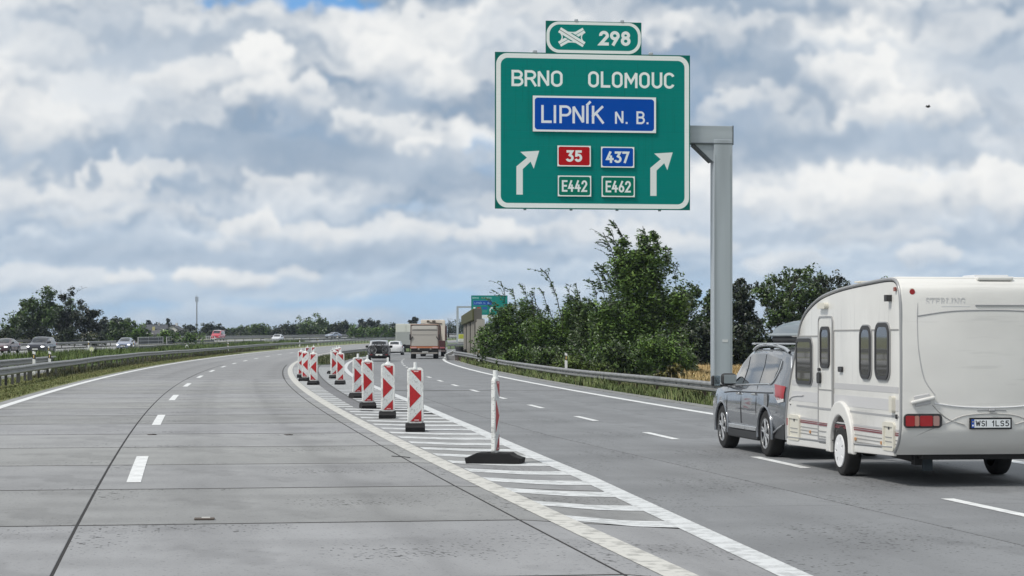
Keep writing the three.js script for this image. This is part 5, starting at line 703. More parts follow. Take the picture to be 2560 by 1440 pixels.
{
  const L = locate(RAMP, -10.55, -173), h = -0.058;
  car('bicycle_carrying_car', 'silver estate car with rear darkened by added shade boxes, two bicycles carried across its tail', 'suv', paint(0.34, 0.35, 0.37, 0.3), [-10.55, L.y, -173], h, { mirrorMat: plastic, tail: false });
  const back = (d, side, y) => [-10.55 - Math.sin(h) * d + Math.cos(h) * side, L.y + y, -173 + Math.cos(h) * d + Math.sin(h) * side];
  { const p = back(2.75, 0, 0), t = thing('bicycle_rack', 'black rack with number plate and lamps on the tow bar of the silver car', 'bike rack', p, Math.PI / 2 - h); part('frame', [box(0.7, 0.05, 0.1, 0, 0.48, 0), box(0.06, 0.06, 1.5, -0.2, 0.50, 0), box(0.06, 0.06, 1.5, 0.12, 0.50, 0), bar([0.2, 0.5, -0.1], [0.2, 1.2, -0.1], 0.025), bar([0.2, 0.5, 0.1], [0.2, 1.2, 0.1], 0.025)], plastic, t); part('number_plate', box(0.02, 0.13, 0.53, -0.3, 0.52, 0), plateMat, t); part('tail_shade_box', [rbox(0.16, 0.7, 1.5, 0.08, 0.36, 0.9, 0), rbox(0.1, 0.2, 1.7, 0.05, 0.3, 0.4, 0)], plastic, t); for (const s of [-1, 1]) part('lamp', rbox(0.04, 0.08, 0.2, 0.02, -0.3, 0.52, s * 0.6), M(rgb(0.16, 0.01, 0.012), 0.4), t); part('lamp_bar', box(0.03, 0.2, 1.44, -0.275, 0.52, 0), plastic, t); }  // two dark boxes added to stand for the shade over the car tail
  bicycle('dark bicycle on the rack, nearer to the tail of the silver car', back(2.62, 0, 0.54), -h, 0, M(rgb(0.03, 0.03, 0.035), 0.4)); bicycle('dark bicycle on the rack, nearer to the camera', back(2.88, 0.02, 0.54), Math.PI - h, 0, M(rgb(0.05, 0.045, 0.04), 0.4));
}
{ const L = locate(RAMP, -12.25, -229); car('white_car', 'white hatchback ahead, between the bicycle carrier and the orange truck', 'hatch', paint(0.72, 0.73, 0.74, 0), [-12.25, L.y, -229], 0.0, { mirrorMat: plastic }); }
const lorryWheel = (t, x, s, r, w) => wheel(t, x, s, r, w, Math.sign(s), 'cover');
{ // lorry with raised tail lift
  const z = -190, x = -7.62, L = locate(RAMP, x, z), h = -0.03, t = thing('orange_lorry', 'lorry seen from behind with grey tail lift door and orange lower body', 'lorry', [x, L.y, z], Math.PI / 2 - h);   // 0 = tail
  const grey = M(rgb(0.47, 0.445, 0.405), 0.7), greyLt = M(rgb(0.58, 0.56, 0.51), 0.65), orange = paint(0.70, 0.22, 0.09, 0), cab = paint(0.55, 0.54, 0.5, 0);
  part('box_body', [rbox(5.6, 2.1, 2.48, 0.05, 2.95, 1.98, 0)], M(rgb(0.36, 0.30, 0.24), 0.7), t); part('tail_lift', [rbox(0.09, 1.72, 2.3, 0.02, 0.05, 1.98, 0)], grey, t); part('top_panel', rbox(0.05, 0.30, 2.12, 0.015, 0.0, 2.74, 0), greyLt, t); part('panel_joint', [box(0.02, 0.03, 2.2, -0.003, 2.5, 0), box(0.02, 0.02, 2.2, 0.0, 2.1, 0)], M(rgb(0.12, 0.11, 0.11), 0.8), t); part('roof_edge', rbox(0.1, 0.1, 2.46, 0.02, 0.06, 2.99, 0), M(rgb(0.40, 0.28, 0.22), 0.7), t); part('dark_gap', box(0.06, 0.06, 2.3, 0.03, 2.92, 0), chassisMat, t);
  for (const s of [-1, 1]) { part('corner_post', rbox(0.12, 1.9, 0.09, 0.02, 0.06, 2.0, s * 1.19), M(rgb(0.16, 0.11, 0.1), 0.7), t); part('hinge_arm', [beamBetween([-0.04, 1.95, s * 1.02], [-0.04, 1.62, s * 1.24], 0.06, 0.07), box(0.06, 0.5, 0.09, -0.02, 1.9, s * 1.27)], plastic, t); part('lamp_cluster', [rbox(0.08, 0.12, 0.5, 0.03, -0.06, 0.97, s * 0.93)], M(rgb(0.6, 0.33, 0.3), 0.4), t); part('mudguard', rbox(1.1, 0.1, 0.5, 0.04, 1.1, 1.05, s * 1.0), plastic, t); lorryWheel(t, 1.1, s * 0.98, 0.48, 0.46); lorryWheel(t, 4.9, s * 1.02, 0.48, 0.3); part('side_bumper', box(0.1, 0.3, 0.6, 0.0, 0.72, s * 0.85), chassisMat, t); }
  part('orange_bed', [rbox(5.6, 0.24, 2.5, 0.03, 2.85, 1.05, 0)], orange, t); part('under_ride_bar', [rbox(0.12, 0.14, 2.3, 0.03, -0.02, 0.50, 0), rbox(0.08, 0.16, 1.2, 0.04, -0.03, 0.86, 0)], M(rgb(0.3, 0.28, 0.26), 0.6), t); part('number_plate', rbox(0.02, 0.12, 0.53, 0.004, -0.09, 0.62, 0.05), plateMat, t); part('chassis', [box(7, 0.3, 0.9, 3.4, 0.78, 0), box(0.4, 0.5, 1.9, 0.3, 0.75, 0)], chassisMat, t); part('cab', rbox(1.9, 2.1, 2.4, 0.12, 6.8, 1.95, 0), cab, t);
}
{ // lorry with crane ahead of it
  const z = -212, x = -7.72, L = locate(RAMP, x, z), h = 0.0, t = thing('crane_lorry', 'maroon lorry with pale loading crane, mostly hidden by the orange lorry', 'lorry', [x, L.y, z], Math.PI / 2 - h), pale = M(rgb(0.72, 0.65, 0.56), 0.6), maroon = paint(0.07, 0.016, 0.018, 0);
  part('bed', [rbox(6.2, 0.9, 2.5, 0.04, 3.1, 1.1, 0)], maroon, t); part('crane_column', [rbox(0.4, 2.5, 0.42, 0.05, 0.4, 2.25, 1.0), rbox(0.5, 0.5, 0.6, 0.08, 0.4, 1.3, 0.95)], pale, t); part('crane_boom', [rbox(0.36, 0.4, 2.3, 0.06, 0.4, 3.38, 0.0), rbox(0.3, 0.2, 1.6, 0.04, 0.36, 3.12, 0.1)], pale, t); part('hydraulics', [bar([0.15, 1.4, 0.85], [0.15, 3.1, 0.6], 0.06), bar([0.18, 3.2, 0.9], [0.18, 3.3, -0.3], 0.05), box(0.1, 0.25, 0.3, 0.2, 3.4, 0.1), box(0.1, 0.2, 0.25, 0.2, 3.42, -0.45)], M(rgb(0.1, 0.08, 0.06), 0.5), t); part('mirror', [box(0.1, 0.5, 0.16, 1.6, 2.1, 1.5), box(0.06, 0.06, 0.4, 1.6, 2.3, 1.34)], plastic, t); part('cab', rbox(1.9, 2.3, 2.45, 0.1, 6.5, 1.9, 0), maroon, t); part('lamp_cluster', [rbox(0.06, 0.12, 0.5, 0.02, -0.02, 0.85, 0.95), rbox(0.06, 0.12, 0.5, 0.02, -0.02, 0.85, -0.95)], M(rgb(0.4, 0.12, 0.14), 0.4), t); part('under_bar', box(0.1, 0.12, 2.3, 0, 0.55, 0.1), M(rgb(0.2, 0.16, 0.16), 0.6), t); for (const s of [-1, 1]) { lorryWheel(t, 1.2, s * 1.0, 0.48, 0.45); lorryWheel(t, 5.6, s * 1.02, 0.48, 0.3); }
}
{ // box lorry
  const z = -258, x = -12.55, L = locate(RAMP, x, z), h = 0.06, t = thing('box_lorry', 'cream and grey box lorry behind the orange lorry, left part visible', 'lorry', [x, L.y, z], Math.PI / 2 - h), a = M(rgb(0.55, 0.57, 0.53), 0.6), b = M(rgb(0.34, 0.36, 0.35), 0.65);
  part('box_body', rbox(7, 2.6, 2.48, 0.05, 3.6, 2.1, 0), a, t); part('door', rbox(0.05, 0.86, 1.16, 0.02, 0.08, 2.85, -0.6), M(rgb(0.6, 0.62, 0.57), 0.6), t); part('door', rbox(0.05, 0.86, 1.12, 0.02, 0.08, 2.85, 0.62), M(rgb(0.6, 0.62, 0.57), 0.6), t); part('tail_lift', rbox(0.08, 1.5, 2.4, 0.02, 0.05, 1.62, 0), b, t); part('chassis', box(8, 0.4, 1.4, 4, 0.7, 0), chassisMat, t); part('cab', rbox(1.9, 2.3, 2.4, 0.1, 8.2, 1.9, 0), a, t); part('mirror', box(0.1, 0.5, 0.25, 8.9, 1.6, -1.45), plastic, t); part('under_bar', box(0.1, 0.14, 2.2, 0.05, 0.55, 0), plastic, t); for (const s of [-1, 1]) { lorryWheel(t, 1.6, s * 1.0, 0.48, 0.42); lorryWheel(t, 7.6, s * 1.02, 0.48, 0.3); }
}
// oncoming traffic on the left
function oncoming(name, label, kind, body, x, z, opt = {}) { const L = locate(MAIN, x, z), c = car(name, label, kind, body, [x, L.y + 0.004, z], L.heading + Math.PI + (opt.turn ?? 0), { mirrorMat: plastic, group: NONE, ...opt }); return c; }
oncoming('maroon_car', 'dark maroon oncoming car with one lit headlight, cut by the left edge', 'sedan', paint(0.075, 0.03, 0.04, 0.2), -49.7, -214, { lightsOn: true, turn: 0.12 });
oncoming('dark_suv', 'dark oncoming SUV with bright headlights, near the left edge', 'suv', paint(0.022, 0.022, 0.035, 0.2), -45.1, -209, { lightsOn: true, turn: 0.1 });
oncoming('silver_blue_car', 'silver blue oncoming car left of the dark panelled bridge railing', 'sedan', paint(0.26, 0.30, 0.40, 0.3), -46.4, -262, { lightsOn: true });
oncoming('white_oncoming_car', 'white oncoming car behind the short upright railing on the median', 'hatch', paint(0.68, 0.7, 0.74, 0), -43.0, -400);
oncoming('far_blue_car', 'pale blue car far off on the opposite lanes, left of the dark car ahead', 'sedan', paint(0.30, 0.36, 0.46, 0.2), -42.6, -520, { turn: 0.5 });
CAR.van = { st: [[2.3, .6, .36, .78, .82, .45], [2.24, .82, .26, .92, .98, .6], [2.0, .9, .24, 1.02, 1.12, .7], [1.55, .95, .22, 1.1, 1.24, .74], [1.2, .96, .22, 1.14, 1.45, .74], [.7, .97, .22, 1.15, 1.86, .74], [.3, .97, .22, 1.15, 1.95, .76], [-.6, .97, .22, 1.15, 1.97, .77], [-1.6, .97, .24, 1.15, 1.96, .77], [-2.15, .96, .26, 1.15, 1.92, .76], [-2.28, .93, .3, 1.15, 1.7, .76], [-2.36, .88, .34, 1.1, 1.15, .74], [-2.4, .8, .4, .9, .92, .6]], wb: [1.45, -1.4], r: .33, glass: [[[1.2, .02], [.35, .04], [.35, .86], [.7, .82]], [[.25, .04], [-.7, .04], [-.7, .86], [.25, .88]], [[-.8, .04], [-1.9, .06], [-1.85, .84], [-.8, .86]]], screen: [1.4, .74, .92], rear: [-2.17, -2.3, .86] };
{ const c = oncoming('red_van', 'red and white oncoming van right of the antenna mast', 'van', paint(0.52, 0.02, 0.045, 0), -56.4, -418), wht = paint(0.72, 0.72, 0.74, 0); part('roof_skin', topGlass(c.S, 0.68, -2.1, 1.0, 0.02), wht, c.t); for (const s of [-1, 1]) { part('pillar_skin', sideGlass(c.S, [[.36, .0], [.25, .0], [.25, .96], [.36, .96]], s, 0.02), wht, c.t); part('pillar_skin', sideGlass(c.S, [[-1.9, .0], [-2.14, .0], [-2.1, .96], [-1.86, .96]], s, 0.02), wht, c.t); } part('bumper_skin', rbox(0.08, 0.12, 1.5, 0.04, 2.27, 0.34, 0), wht, c.t); }
{ // crash cushion at the far fork
  const t = thing('crash_cushion', 'yellow crash cushion on a white base at the far road fork', 'crash cushion', [-8.2, 0, -360], 0.1); t.position.y = locate(MAIN, -8.2, -360).y + 0.55; part('cushion', [rbox(1.2, 0.75, 1.6, 0.12, 0, 0.85, 0)], M(rgb(0.42, 0.44, 0.05), 0.6), t); part('base', rbox(1.25, 0.5, 1.7, 0.06, 0, 0.25, 0), M(rgb(0.6, 0.61, 0.58), 0.8), t); part('plinth', rbox(1.5, 1.0, 2.0, 0.05, 0, -0.5, 0), M(rgb(0.25, 0.25, 0.25), 0.9), t);
}

// ---------------------------------------------------------------- trees and bushes: leaf-sized faces spread through lobed crowns
const leafMat = new THREE.MeshPhysicalMaterial({ vertexColors: true, roughness: 0.9, side: THREE.DoubleSide, transmission: 0.35, thickness: 0 }), bark = M(rgb(0.045, 0.038, 0.03), 0.95), twigMat = M(rgb(0.05, 0.045, 0.035), 0.9);
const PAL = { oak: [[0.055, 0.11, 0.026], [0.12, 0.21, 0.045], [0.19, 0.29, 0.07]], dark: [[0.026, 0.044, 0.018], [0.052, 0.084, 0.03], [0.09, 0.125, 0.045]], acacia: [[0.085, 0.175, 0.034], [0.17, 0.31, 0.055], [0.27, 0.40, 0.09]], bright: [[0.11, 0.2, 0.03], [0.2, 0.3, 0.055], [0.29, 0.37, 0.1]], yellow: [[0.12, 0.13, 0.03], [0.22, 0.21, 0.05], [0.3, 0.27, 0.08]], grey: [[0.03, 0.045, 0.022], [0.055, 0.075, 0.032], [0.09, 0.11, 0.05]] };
function foliage(seed, lobes, n, leaf, pal, opt = {}) {
  const r = rng(seed), { slim = 0.42, clump = 0.16, wind = 0, up = 0.25 } = opt, C = PAL[pal], pos = new Float32Array(n * 18), nor = new Float32Array(n * 18), col = new Float32Array(n * 18);
  const vol = lobes.map(([, , , a, b, c]) => a * b * c), total = vol.reduce((p, q) => p + q ** 0.75, 0), pick = () => { let t = r() * total; for (let i = 0; i < lobes.length; i++) { t -= vol[i] ** 0.75; if (t <= 0) return lobes[i]; } return lobes[lobes.length - 1]; };
  const ball = () => { for (;;) { const v = new THREE.Vector3(r() * 2 - 1, r() * 2 - 1, r() * 2 - 1), l = v.length(); if (l < 1 && l > 0.05) return v; } };
  const clumps = []; const m = Math.max(8, Math.round(n / 26)); for (let i = 0; i < m; i++) { const L = pick(), v = ball(); v.multiplyScalar((0.35 + 0.65 * r()) / v.length() * Math.min(1, 0.5 + 0.5 * r() + 0.12)); const s = clump * Math.cbrt(L[3] * L[4] * L[5]) * (0.7 + 0.9 * r()) + leaf * 0.4; clumps.push({ c: new THREE.Vector3(L[0] + v.x * L[3], L[1] + v.y * L[4], L[2] + v.z * L[5]), out: new THREE.Vector3(v.x / L[3], v.y / L[4], v.z / L[5]).normalize(), s, tone: r() * 0.8 + 0.1 }); }
  const A = new THREE.Vector3(), B = new THREE.Vector3(), N = new THREE.Vector3(), p = new THREE.Vector3(), q = new THREE.Vector3();
  for (let i = 0; i < n; i++) {
    const k = clumps[Math.floor(r() * m)], v = ball(), d = v.clone().normalize(); p.copy(k.c).addScaledVector(v, k.s); p.y -= k.s * 0.15 * v.lengthSq();
    A.set(r() * 2 - 1 - wind, (r() * 2 - 1) * 0.7 - up + wind * 0.5, r() * 2 - 1).normalize(); B.copy(d).lerp(new THREE.Vector3(r() * 2 - 1, r() * 2 - 1, r() * 2 - 1), 0.6).cross(A).normalize();
    const l = leaf * (0.6 + 0.8 * r()), w = l * slim * (0.7 + 0.6 * r()); N.crossVectors(A, B); const soft = k.out.clone().multiplyScalar(0.5).add(d.multiplyScalar(0.5)).add(N.multiplyScalar(N.dot(k.out) < 0 ? -0.5 : 0.5)).normalize();
    const t = clamp(k.tone * 0.6 + 0.4 * r()), base = t < 0.5 ? 0 : 1, f = t < 0.5 ? t * 2 : t * 2 - 1, c = [0, 1, 2].map((j) => lerp(C[base][j], C[base + 1][j], f));
    const V = [[0, -1, 0], [1, 0, 0], [0, 1, 0], [0, -1, 0], [0, 1, 0], [-1, 0, 0]];
    for (let j = 0; j < 6; j++) { q.copy(p).addScaledVector(A, V[j][1] * l * 0.5).addScaledVector(B, V[j][0] * w * 0.5); const o = i * 18 + j * 3; pos[o] = q.x; pos[o + 1] = q.y; pos[o + 2] = q.z; nor[o] = soft.x; nor[o + 1] = soft.y; nor[o + 2] = soft.z; col[o] = c[0]; col[o + 1] = c[1]; col[o + 2] = c[2]; }
  }
  const g = new THREE.BufferGeometry(); g.setAttribute('position', new THREE.BufferAttribute(pos, 3)); g.setAttribute('normal', new THREE.BufferAttribute(nor, 3)); g.setAttribute('color', new THREE.BufferAttribute(col, 3)); return { g, clumps };
}
function limbs(seed, H, r0, lobes, clumps, stems = 1) {
  const r = rng(seed), list = []; for (let k = 0; k < stems; k++) { const a = r() * 6.28, o = stems > 1 ? 0.35 : 0; let p = [Math.cos(a) * o, -0.5, Math.sin(a) * o], R = r0 * (stems > 1 ? 0.7 : 1); for (let i = 1; i <= 5; i++) { const q = [p[0] + (r() - 0.5) * H * 0.05 + Math.cos(a) * o * 0.4, -0.5 + (H * 0.82 + 0.5) * i / 5, p[2] + (r() - 0.5) * H * 0.05 + Math.sin(a) * o * 0.4]; list.push(bar(p, q, R, 7, R * 0.74)); p = q; R *= 0.74; } }
  for (let i = 0; i < clumps.length; i += Math.max(1, Math.floor(clumps.length / 26))) { const c = clumps[i].c, y = Math.max(0.3, c.y * (0.45 + 0.2 * r())); list.push(bar([0, y, 0], [c.x, c.y, c.z], r0 * 0.28, 5, r0 * 0.06)); }
  return join(list);
}
// thin shoots that stand out of a crown, bent by the wind, with narrow leaves along them
function shoots(seed, spec, leaf, pal) {
  const r = rng(seed), wood = [], C = PAL[pal], P3 = [], N3 = [], K3 = [];
  const dress = (curve, n, t0, lean) => { for (let i = 0; i < n; i++) { const t = t0 + (1 - t0) * r(), p = curve.getPoint(t), s = leaf * (0.6 + 0.8 * r()) * (1.15 - 0.4 * t), a = r() * 6.28, dir = new THREE.Vector3(Math.cos(a) * 0.8 + Math.sign(lean) * 0.7, 0.7 * (r() - 0.45), Math.sin(a) * 0.8).normalize(), sd = new THREE.Vector3(r() - 0.5, r() - 0.5, r() - 0.5).cross(dir).normalize().multiplyScalar(s * 0.17), e = p.clone().addScaledVector(dir, s), m = p.clone().addScaledVector(dir, s * 0.45), c = C[r() < 0.6 ? 0 : 1]; for (const q of [p, m.clone().add(sd), e, p, e, m.clone().sub(sd)]) { P3.push(q.x, q.y, q.z); N3.push(0, 0.8, 0.6); K3.push(...c); } } };
  for (const [x, y, z, len, lean0, n] of spec) {
    const lean = lean0 * (0.5 + 1.2 * r()), L = len * (0.7 + 0.5 * r()), pts = []; let kx = 0, kz = 0; for (let k = 0; k <= 6; k++) { const t = k / 6; kx += (r() - 0.5) * 0.09 * L; kz += (r() - 0.5) * 0.09 * L; pts.push([x + lean * L * (0.25 * t + 0.75 * t * t) + kx, y + L * t * (1 - 0.2 * Math.abs(lean) * t), z + kz]); }
    wood.push(tube(pts, 0.012 + 0.004 * L, 8, 4)); const curve = new THREE.CatmullRomCurve3(pts.map((p) => new THREE.Vector3(...p))); dress(curve, Math.round(n * 0.3), 0.2, lean);
    const side = 3 + Math.floor(r() * 4); for (let j = 0; j < side; j++) { const t = 0.15 + 0.7 * r(), p = curve.getPoint(t), l = L * (0.22 + 0.25 * r()), a = r() * 6.28, ex = Math.cos(a) * 0.55 - 0.55, ez = Math.sin(a) * 0.5, q = [[p.x, p.y, p.z], [p.x + ex * l * 0.5, p.y + l * 0.42, p.z + ez * l * 0.5], [p.x + ex * l * 1.1, p.y + l * (0.45 + 0.35 * r()), p.z + ez * l]]; wood.push(tube(q, 0.009, 5, 3)); dress(new THREE.CatmullRomCurve3(q.map((v) => new THREE.Vector3(...v))), Math.round(n * 0.7 / side), 0.15, -1); }
  }
  const g = new THREE.BufferGeometry(); g.setAttribute('position', new THREE.Float32BufferAttribute(P3, 3)); g.setAttribute('normal', new THREE.Float32BufferAttribute(N3, 3)); g.setAttribute('color', new THREE.Float32BufferAttribute(K3, 3)); return { wood: join(wood), leaves: g };
}
function plant(name, category, label, [x, y, z], lobes, n, leaf, pal, opt = {}) {
  const seed = Math.round(Math.abs(x * 131 + z * 17 + n)), t = thing(name, label, category, [x, y, z], 0, opt.group), H = Math.max(...lobes.map((l) => l[1] + l[4])), f = foliage(seed, lobes, n, leaf, pal, opt);
  part('crown', f.g, leafMat, t); part('trunk', limbs(seed + 1, H * (opt.stemTo ?? 0.9), opt.r ?? H * 0.022, lobes, f.clumps, opt.stems ?? 1), bark, t);
  if (opt.shoots) { const s = shoots(seed + 2, opt.shoots, opt.shootLeaf ?? 0.22, opt.shootPal ?? 'dark'); part('shoots', s.wood, twigMat, t).userData.kind = 'stuff'; part('shoot_leaves', s.leaves, leafMat, t); }
  return t;
}
const lobesOf = (seed, H, W, base, k, tall = 1) => { const r = rng(seed), l = [[0, base + (H - base) * 0.5, 0, W * 0.36, (H - base) * 0.46, W * 0.36]]; for (let i = 0; i < k; i++) { const a = i / k * 6.28 + r(), q = (0.35 + 0.5 * r()), y = base + (H - base) * (0.2 + 0.68 * r()), s = W * (0.15 + 0.14 * r()) * (1.1 - 0.35 * (y - base) / (H - base)); l.push([Math.cos(a) * W * 0.36 * q * 1.3, y, Math.sin(a) * W * 0.36 * q * 1.3, s, s * 0.9 * tall, s]); } return l; };
const shootsAround = (seed, k, W, y0, y1, len, lean, n) => { const r = rng(seed), o = []; for (let i = 0; i < k; i++) o.push([(r() - 0.5) * W, lerp(y0, y1, r()), (r() - 0.5) * W * 0.5, len * (0.6 + 0.7 * r()), lean * (0.5 + r()), n]); return o; };

// right-hand group behind the guardrail
plant('poplar_tree', 'tree', 'tall dense green tree with two ragged tops, left of the grey sign post', [6.95, -0.5, -118], [[-0.3, 2.6, 0, 2.6, 2.4, 2.1], [0.1, 4.7, 0, 2.1, 1.9, 1.9], [-0.9, 5.8, 0.2, 1.35, 1.6, 1.2], [0.5, 6.2, 0, 1.5, 1.6, 1.2], [-0.3, 6.4, 0.1, 1.3, 1.1, 1.0], [-1.0, 7.2, 0.1, 0.6, 0.9, 0.55], [0.5, 7.5, 0, 0.75, 0.9, 0.6], [1.8, 3.9, 0.4, 1.0, 1.5, 1.0], [-1.9, 3.4, 0.5, 1.1, 1.4, 1.0], [1.6, 1.6, 0.8, 1.4, 1.3, 1.2], [-1.7, 1.5, 0.9, 1.5, 1.2, 1.1]], 40000, 0.185, 'acacia', { slim: 0.38, wind: 0.5, stems: 2,
  shoots: [[-1.3, 6.2, 0.2, 1.9, -0.25, 130], [-0.9, 7.0, 0.2, 1.5, -0.25, 120], [-1.2, 6.8, 0, 1.5, -0.4, 110], [-1.6, 5.4, 0.2, 1.6, -0.4, 110], [-2.0, 4.4, 0.3, 1.6, -0.5, 110], [-1.9, 4.9, -0.2, 1.7, -0.3, 110], [0.4, 7.4, 0, 1.1, -0.15, 90], [0.9, 7.2, 0, 1.0, -0.1, 90], [1.5, 6.2, 0.1, 1.1, 0.1, 90], [1.9, 5.1, 0.1, 1.2, 0.2, 90], [2.2, 4.2, 0.2, 1.3, 0.25, 90], [2.4, 3.4, 0.2, 1.2, 0.3, 90], [-2.4, 3.7, 0.2, 1.3, -0.6, 90]], shootLeaf: 0.22, shootPal: 'oak' });
plant('bush', 'bush', 'broad mid green bush at the foot of the two topped tree, right side', [8.1, -0.5, -112], [[0, 1.2, 0, 1.3, 1.4, 1.2], [0.6, 0.9, 0.2, 0.9, 1.0, 1.0], [-1.0, 1.6, 0, 1.1, 1.3, 1.0]], 8000, 0.17, 'acacia', { slim: 0.36, stems: 3, r: 0.06 });
plant('bush', 'bush', 'small dark round bush beside the wheat field, left of the sign post', [9.3, -0.5, -116.5], [[0, 0.8, 0, 0.75, 0.85, 0.7]], 1500, 0.2, 'oak', { stems: 2, r: 0.04 });
plant('bush', 'bush', 'yellowing low bush in front of the wheat field', [7.75, -0.45, -104], [[0, 0.6, 0, 0.5, 0.6, 0.5], [-0.5, 0.4, 0, 0.5, 0.45, 0.4]], 900, 0.2, 'yellow', { stems: 2, r: 0.03 });
plant('bush', 'bush', 'bright green leafy bush right behind the guardrail', [3.15, -0.5, -112], [[0, 0.8, 0, 1.1, 0.85, 0.9], [1.2, 0.6, 0.2, 1.0, 0.7, 0.8], [-0.9, 0.5, 0, 0.8, 0.6, 0.7]], 6500, 0.17, 'bright', { slim: 0.34, stems: 3, r: 0.04 });
plant('acacia_tree', 'tree', 'dark green tree with wind-bent bare shoots, middle of the right thicket', [2.9, -0.5, -136], [[0, 2.2, 0, 2.1, 2.0, 1.7], [0.9, 3.6, 0, 1.2, 1.3, 1.1], [-1.2, 2.8, 0.2, 1.2, 1.4, 1.1], [1.8, 2.4, 0.3, 1.3, 1.5, 1.1]], 19000, 0.19, 'acacia', { slim: 0.34, wind: 0.5, stems: 3, r: 0.09, shoots: [[0.3, 3.6, 0, 3.2, -0.38, 144], [0.9, 3.9, 0, 2.2, -0.3, 105], [-0.9, 3.2, 0, 2.0, -0.25, 96], [1.5, 3.4, 0, 1.8, -0.2, 100], [-0.3, 3.4, 0.2, 2.1, -0.22, 96], [1.2, 3.8, 0.2, 1.7, -0.1, 86], [-1.5, 3.4, 0, 1.4, -0.3, 72]], shootLeaf: 0.22, shootPal: 'oak' });
plant('acacia_tree', 'tree', 'green thicket tree in front of the far overhead sign', [0.15, -0.4, -143], [[0, 2.2, 0, 1.9, 2.0, 1.6], [-0.5, 3.7, 0, 1.0, 1.0, 0.9], [0.7, 3.9, 0, 1.1, 1.0, 0.9], [-0.9, 3.1, 0, 1.1, 1.3, 1.0], [1.2, 2.9, 0, 1.2, 1.4, 1.0], [-1.7, 1.8, 0.3, 1.2, 1.5, 1.1]], 17000, 0.19, 'acacia', { slim: 0.34, wind: 0.4, stems: 3, r: 0.08, shoots: [[-0.5, 3.9, 0, 2.0, -0.22, 96], [0.1, 3.9, 0, 1.5, -0.1, 81], [0.9, 3.7, 0, 1.9, -0.15, 96], [1.3, 3.6, 0.1, 1.5, -0.2, 81], [-1.1, 3.6, 0, 1.5, -0.35, 72]], shootLeaf: 0.22, shootPal: 'oak' });
plant('acacia_tree', 'tree', 'dense tree filling the gap left of the two topped tree', [5.0, -0.5, -130], [[0, 2.3, 0, 1.8, 2.1, 1.6], [-0.6, 3.7, 0, 1.0, 1.2, 1.0], [0.9, 3.3, 0, 1.2, 1.4, 1.0]], 13000, 0.19, 'oak', { slim: 0.34, stems: 2, r: 0.1, shoots: shootsAround(71, 8, 2.6, 3.4, 4.4, 1.3, -0.25, 80), shootLeaf: 0.22, shootPal: 'oak' });
plant('bush', 'bush', 'dark bush beside the end of the noise wall', [0.0, -0.4, -157], [[0, 1.5, 0, 1.2, 1.6, 1.2], [0.8, 1.0, 0.4, 1.0, 1.1, 1.0]], 7000, 0.19, 'oak', { stems: 3, r: 0.06 });
plant('bush', 'bush', 'olive green bush between noise wall and thicket', [0.6, -0.4, -131], [[0, 0.9, 0, 1.1, 1.0, 0.9], [-0.8, 0.7, 0.2, 0.8, 0.8, 0.8]], 6000, 0.17, 'acacia', { stems: 3, r: 0.05 });
plant('bush', 'bush', 'dark low bush under the middle of the right thicket', [2.0, -0.5, -124], [[0, 0.9, 0, 1.3, 1.1, 1.0], [1.4, 1.0, 0, 1.2, 1.2, 1.0]], 7500, 0.18, 'oak', { stems: 3, r: 0.05 });
plant('bush', 'bush', 'dark shrub at the foot of the two topped tree, left side', [5.3, -0.5, -114], [[0, 1.0, 0, 1.3, 1.2, 1.0], [1.2, 0.9, 0.3, 1.1, 1.1, 1.0]], 7500, 0.18, 'oak', { stems: 3, r: 0.05 });
// grove beyond the wheat field
const GROVE = [[12.1, -156, 6.6, 4.6, 'grove tree with pale leaves just left of the sign post'], [15.0, -160, 6.2, 3.4, 'grove tree directly behind the sign post'], [16.7, -158, 6.6, 2.8, 'narrow grove tree just right of the sign post'], [18.9, -154, 7.3, 3.8, 'tall grove tree with feathery top above the roof box, left one'], [20.9, -156, 7.6, 4.2, 'tallest grove tree, above the SUV roof box'], [22.7, -154, 7.2, 3.4, 'grove tree with round top left of the caravan roof'], [26.4, -158, 6.6, 3.4, 'grove tree peeping over the caravan roof vent'], [9.2, -160, 5.4, 5, 'lower grove tree behind the two topped tree, right side']];
GROVE.forEach(([x, z, H, W2, label], i) => plant('grove_tree', 'tree', label, [x, -0.6, z], lobesOf(900 + i, H + 0.6, W2, 1.6, 13), 6500, 0.23, i % 3 === 2 ? 'dark' : 'oak', { r: 0.17, clump: 0.15 }));
plant('hedge', 'hedge', 'very dark undergrowth under the grove behind the wheat field', [17, -0.6, -152.5], [[-8, 1.2, 0, 3, 1.9, 1.2], [-4, 1.5, 0, 3, 2.2, 1.2], [0, 1.5, 0, 3, 2.2, 1.2], [4, 1.6, 0, 3, 2.2, 1.2], [8, 1.4, 0, 3, 2.2, 1.2], [11, 1.2, 0, 2.4, 2.0, 1.2]], 26000, 0.32, 'dark', { stems: 6, r: 0.08, clump: 0.2 });

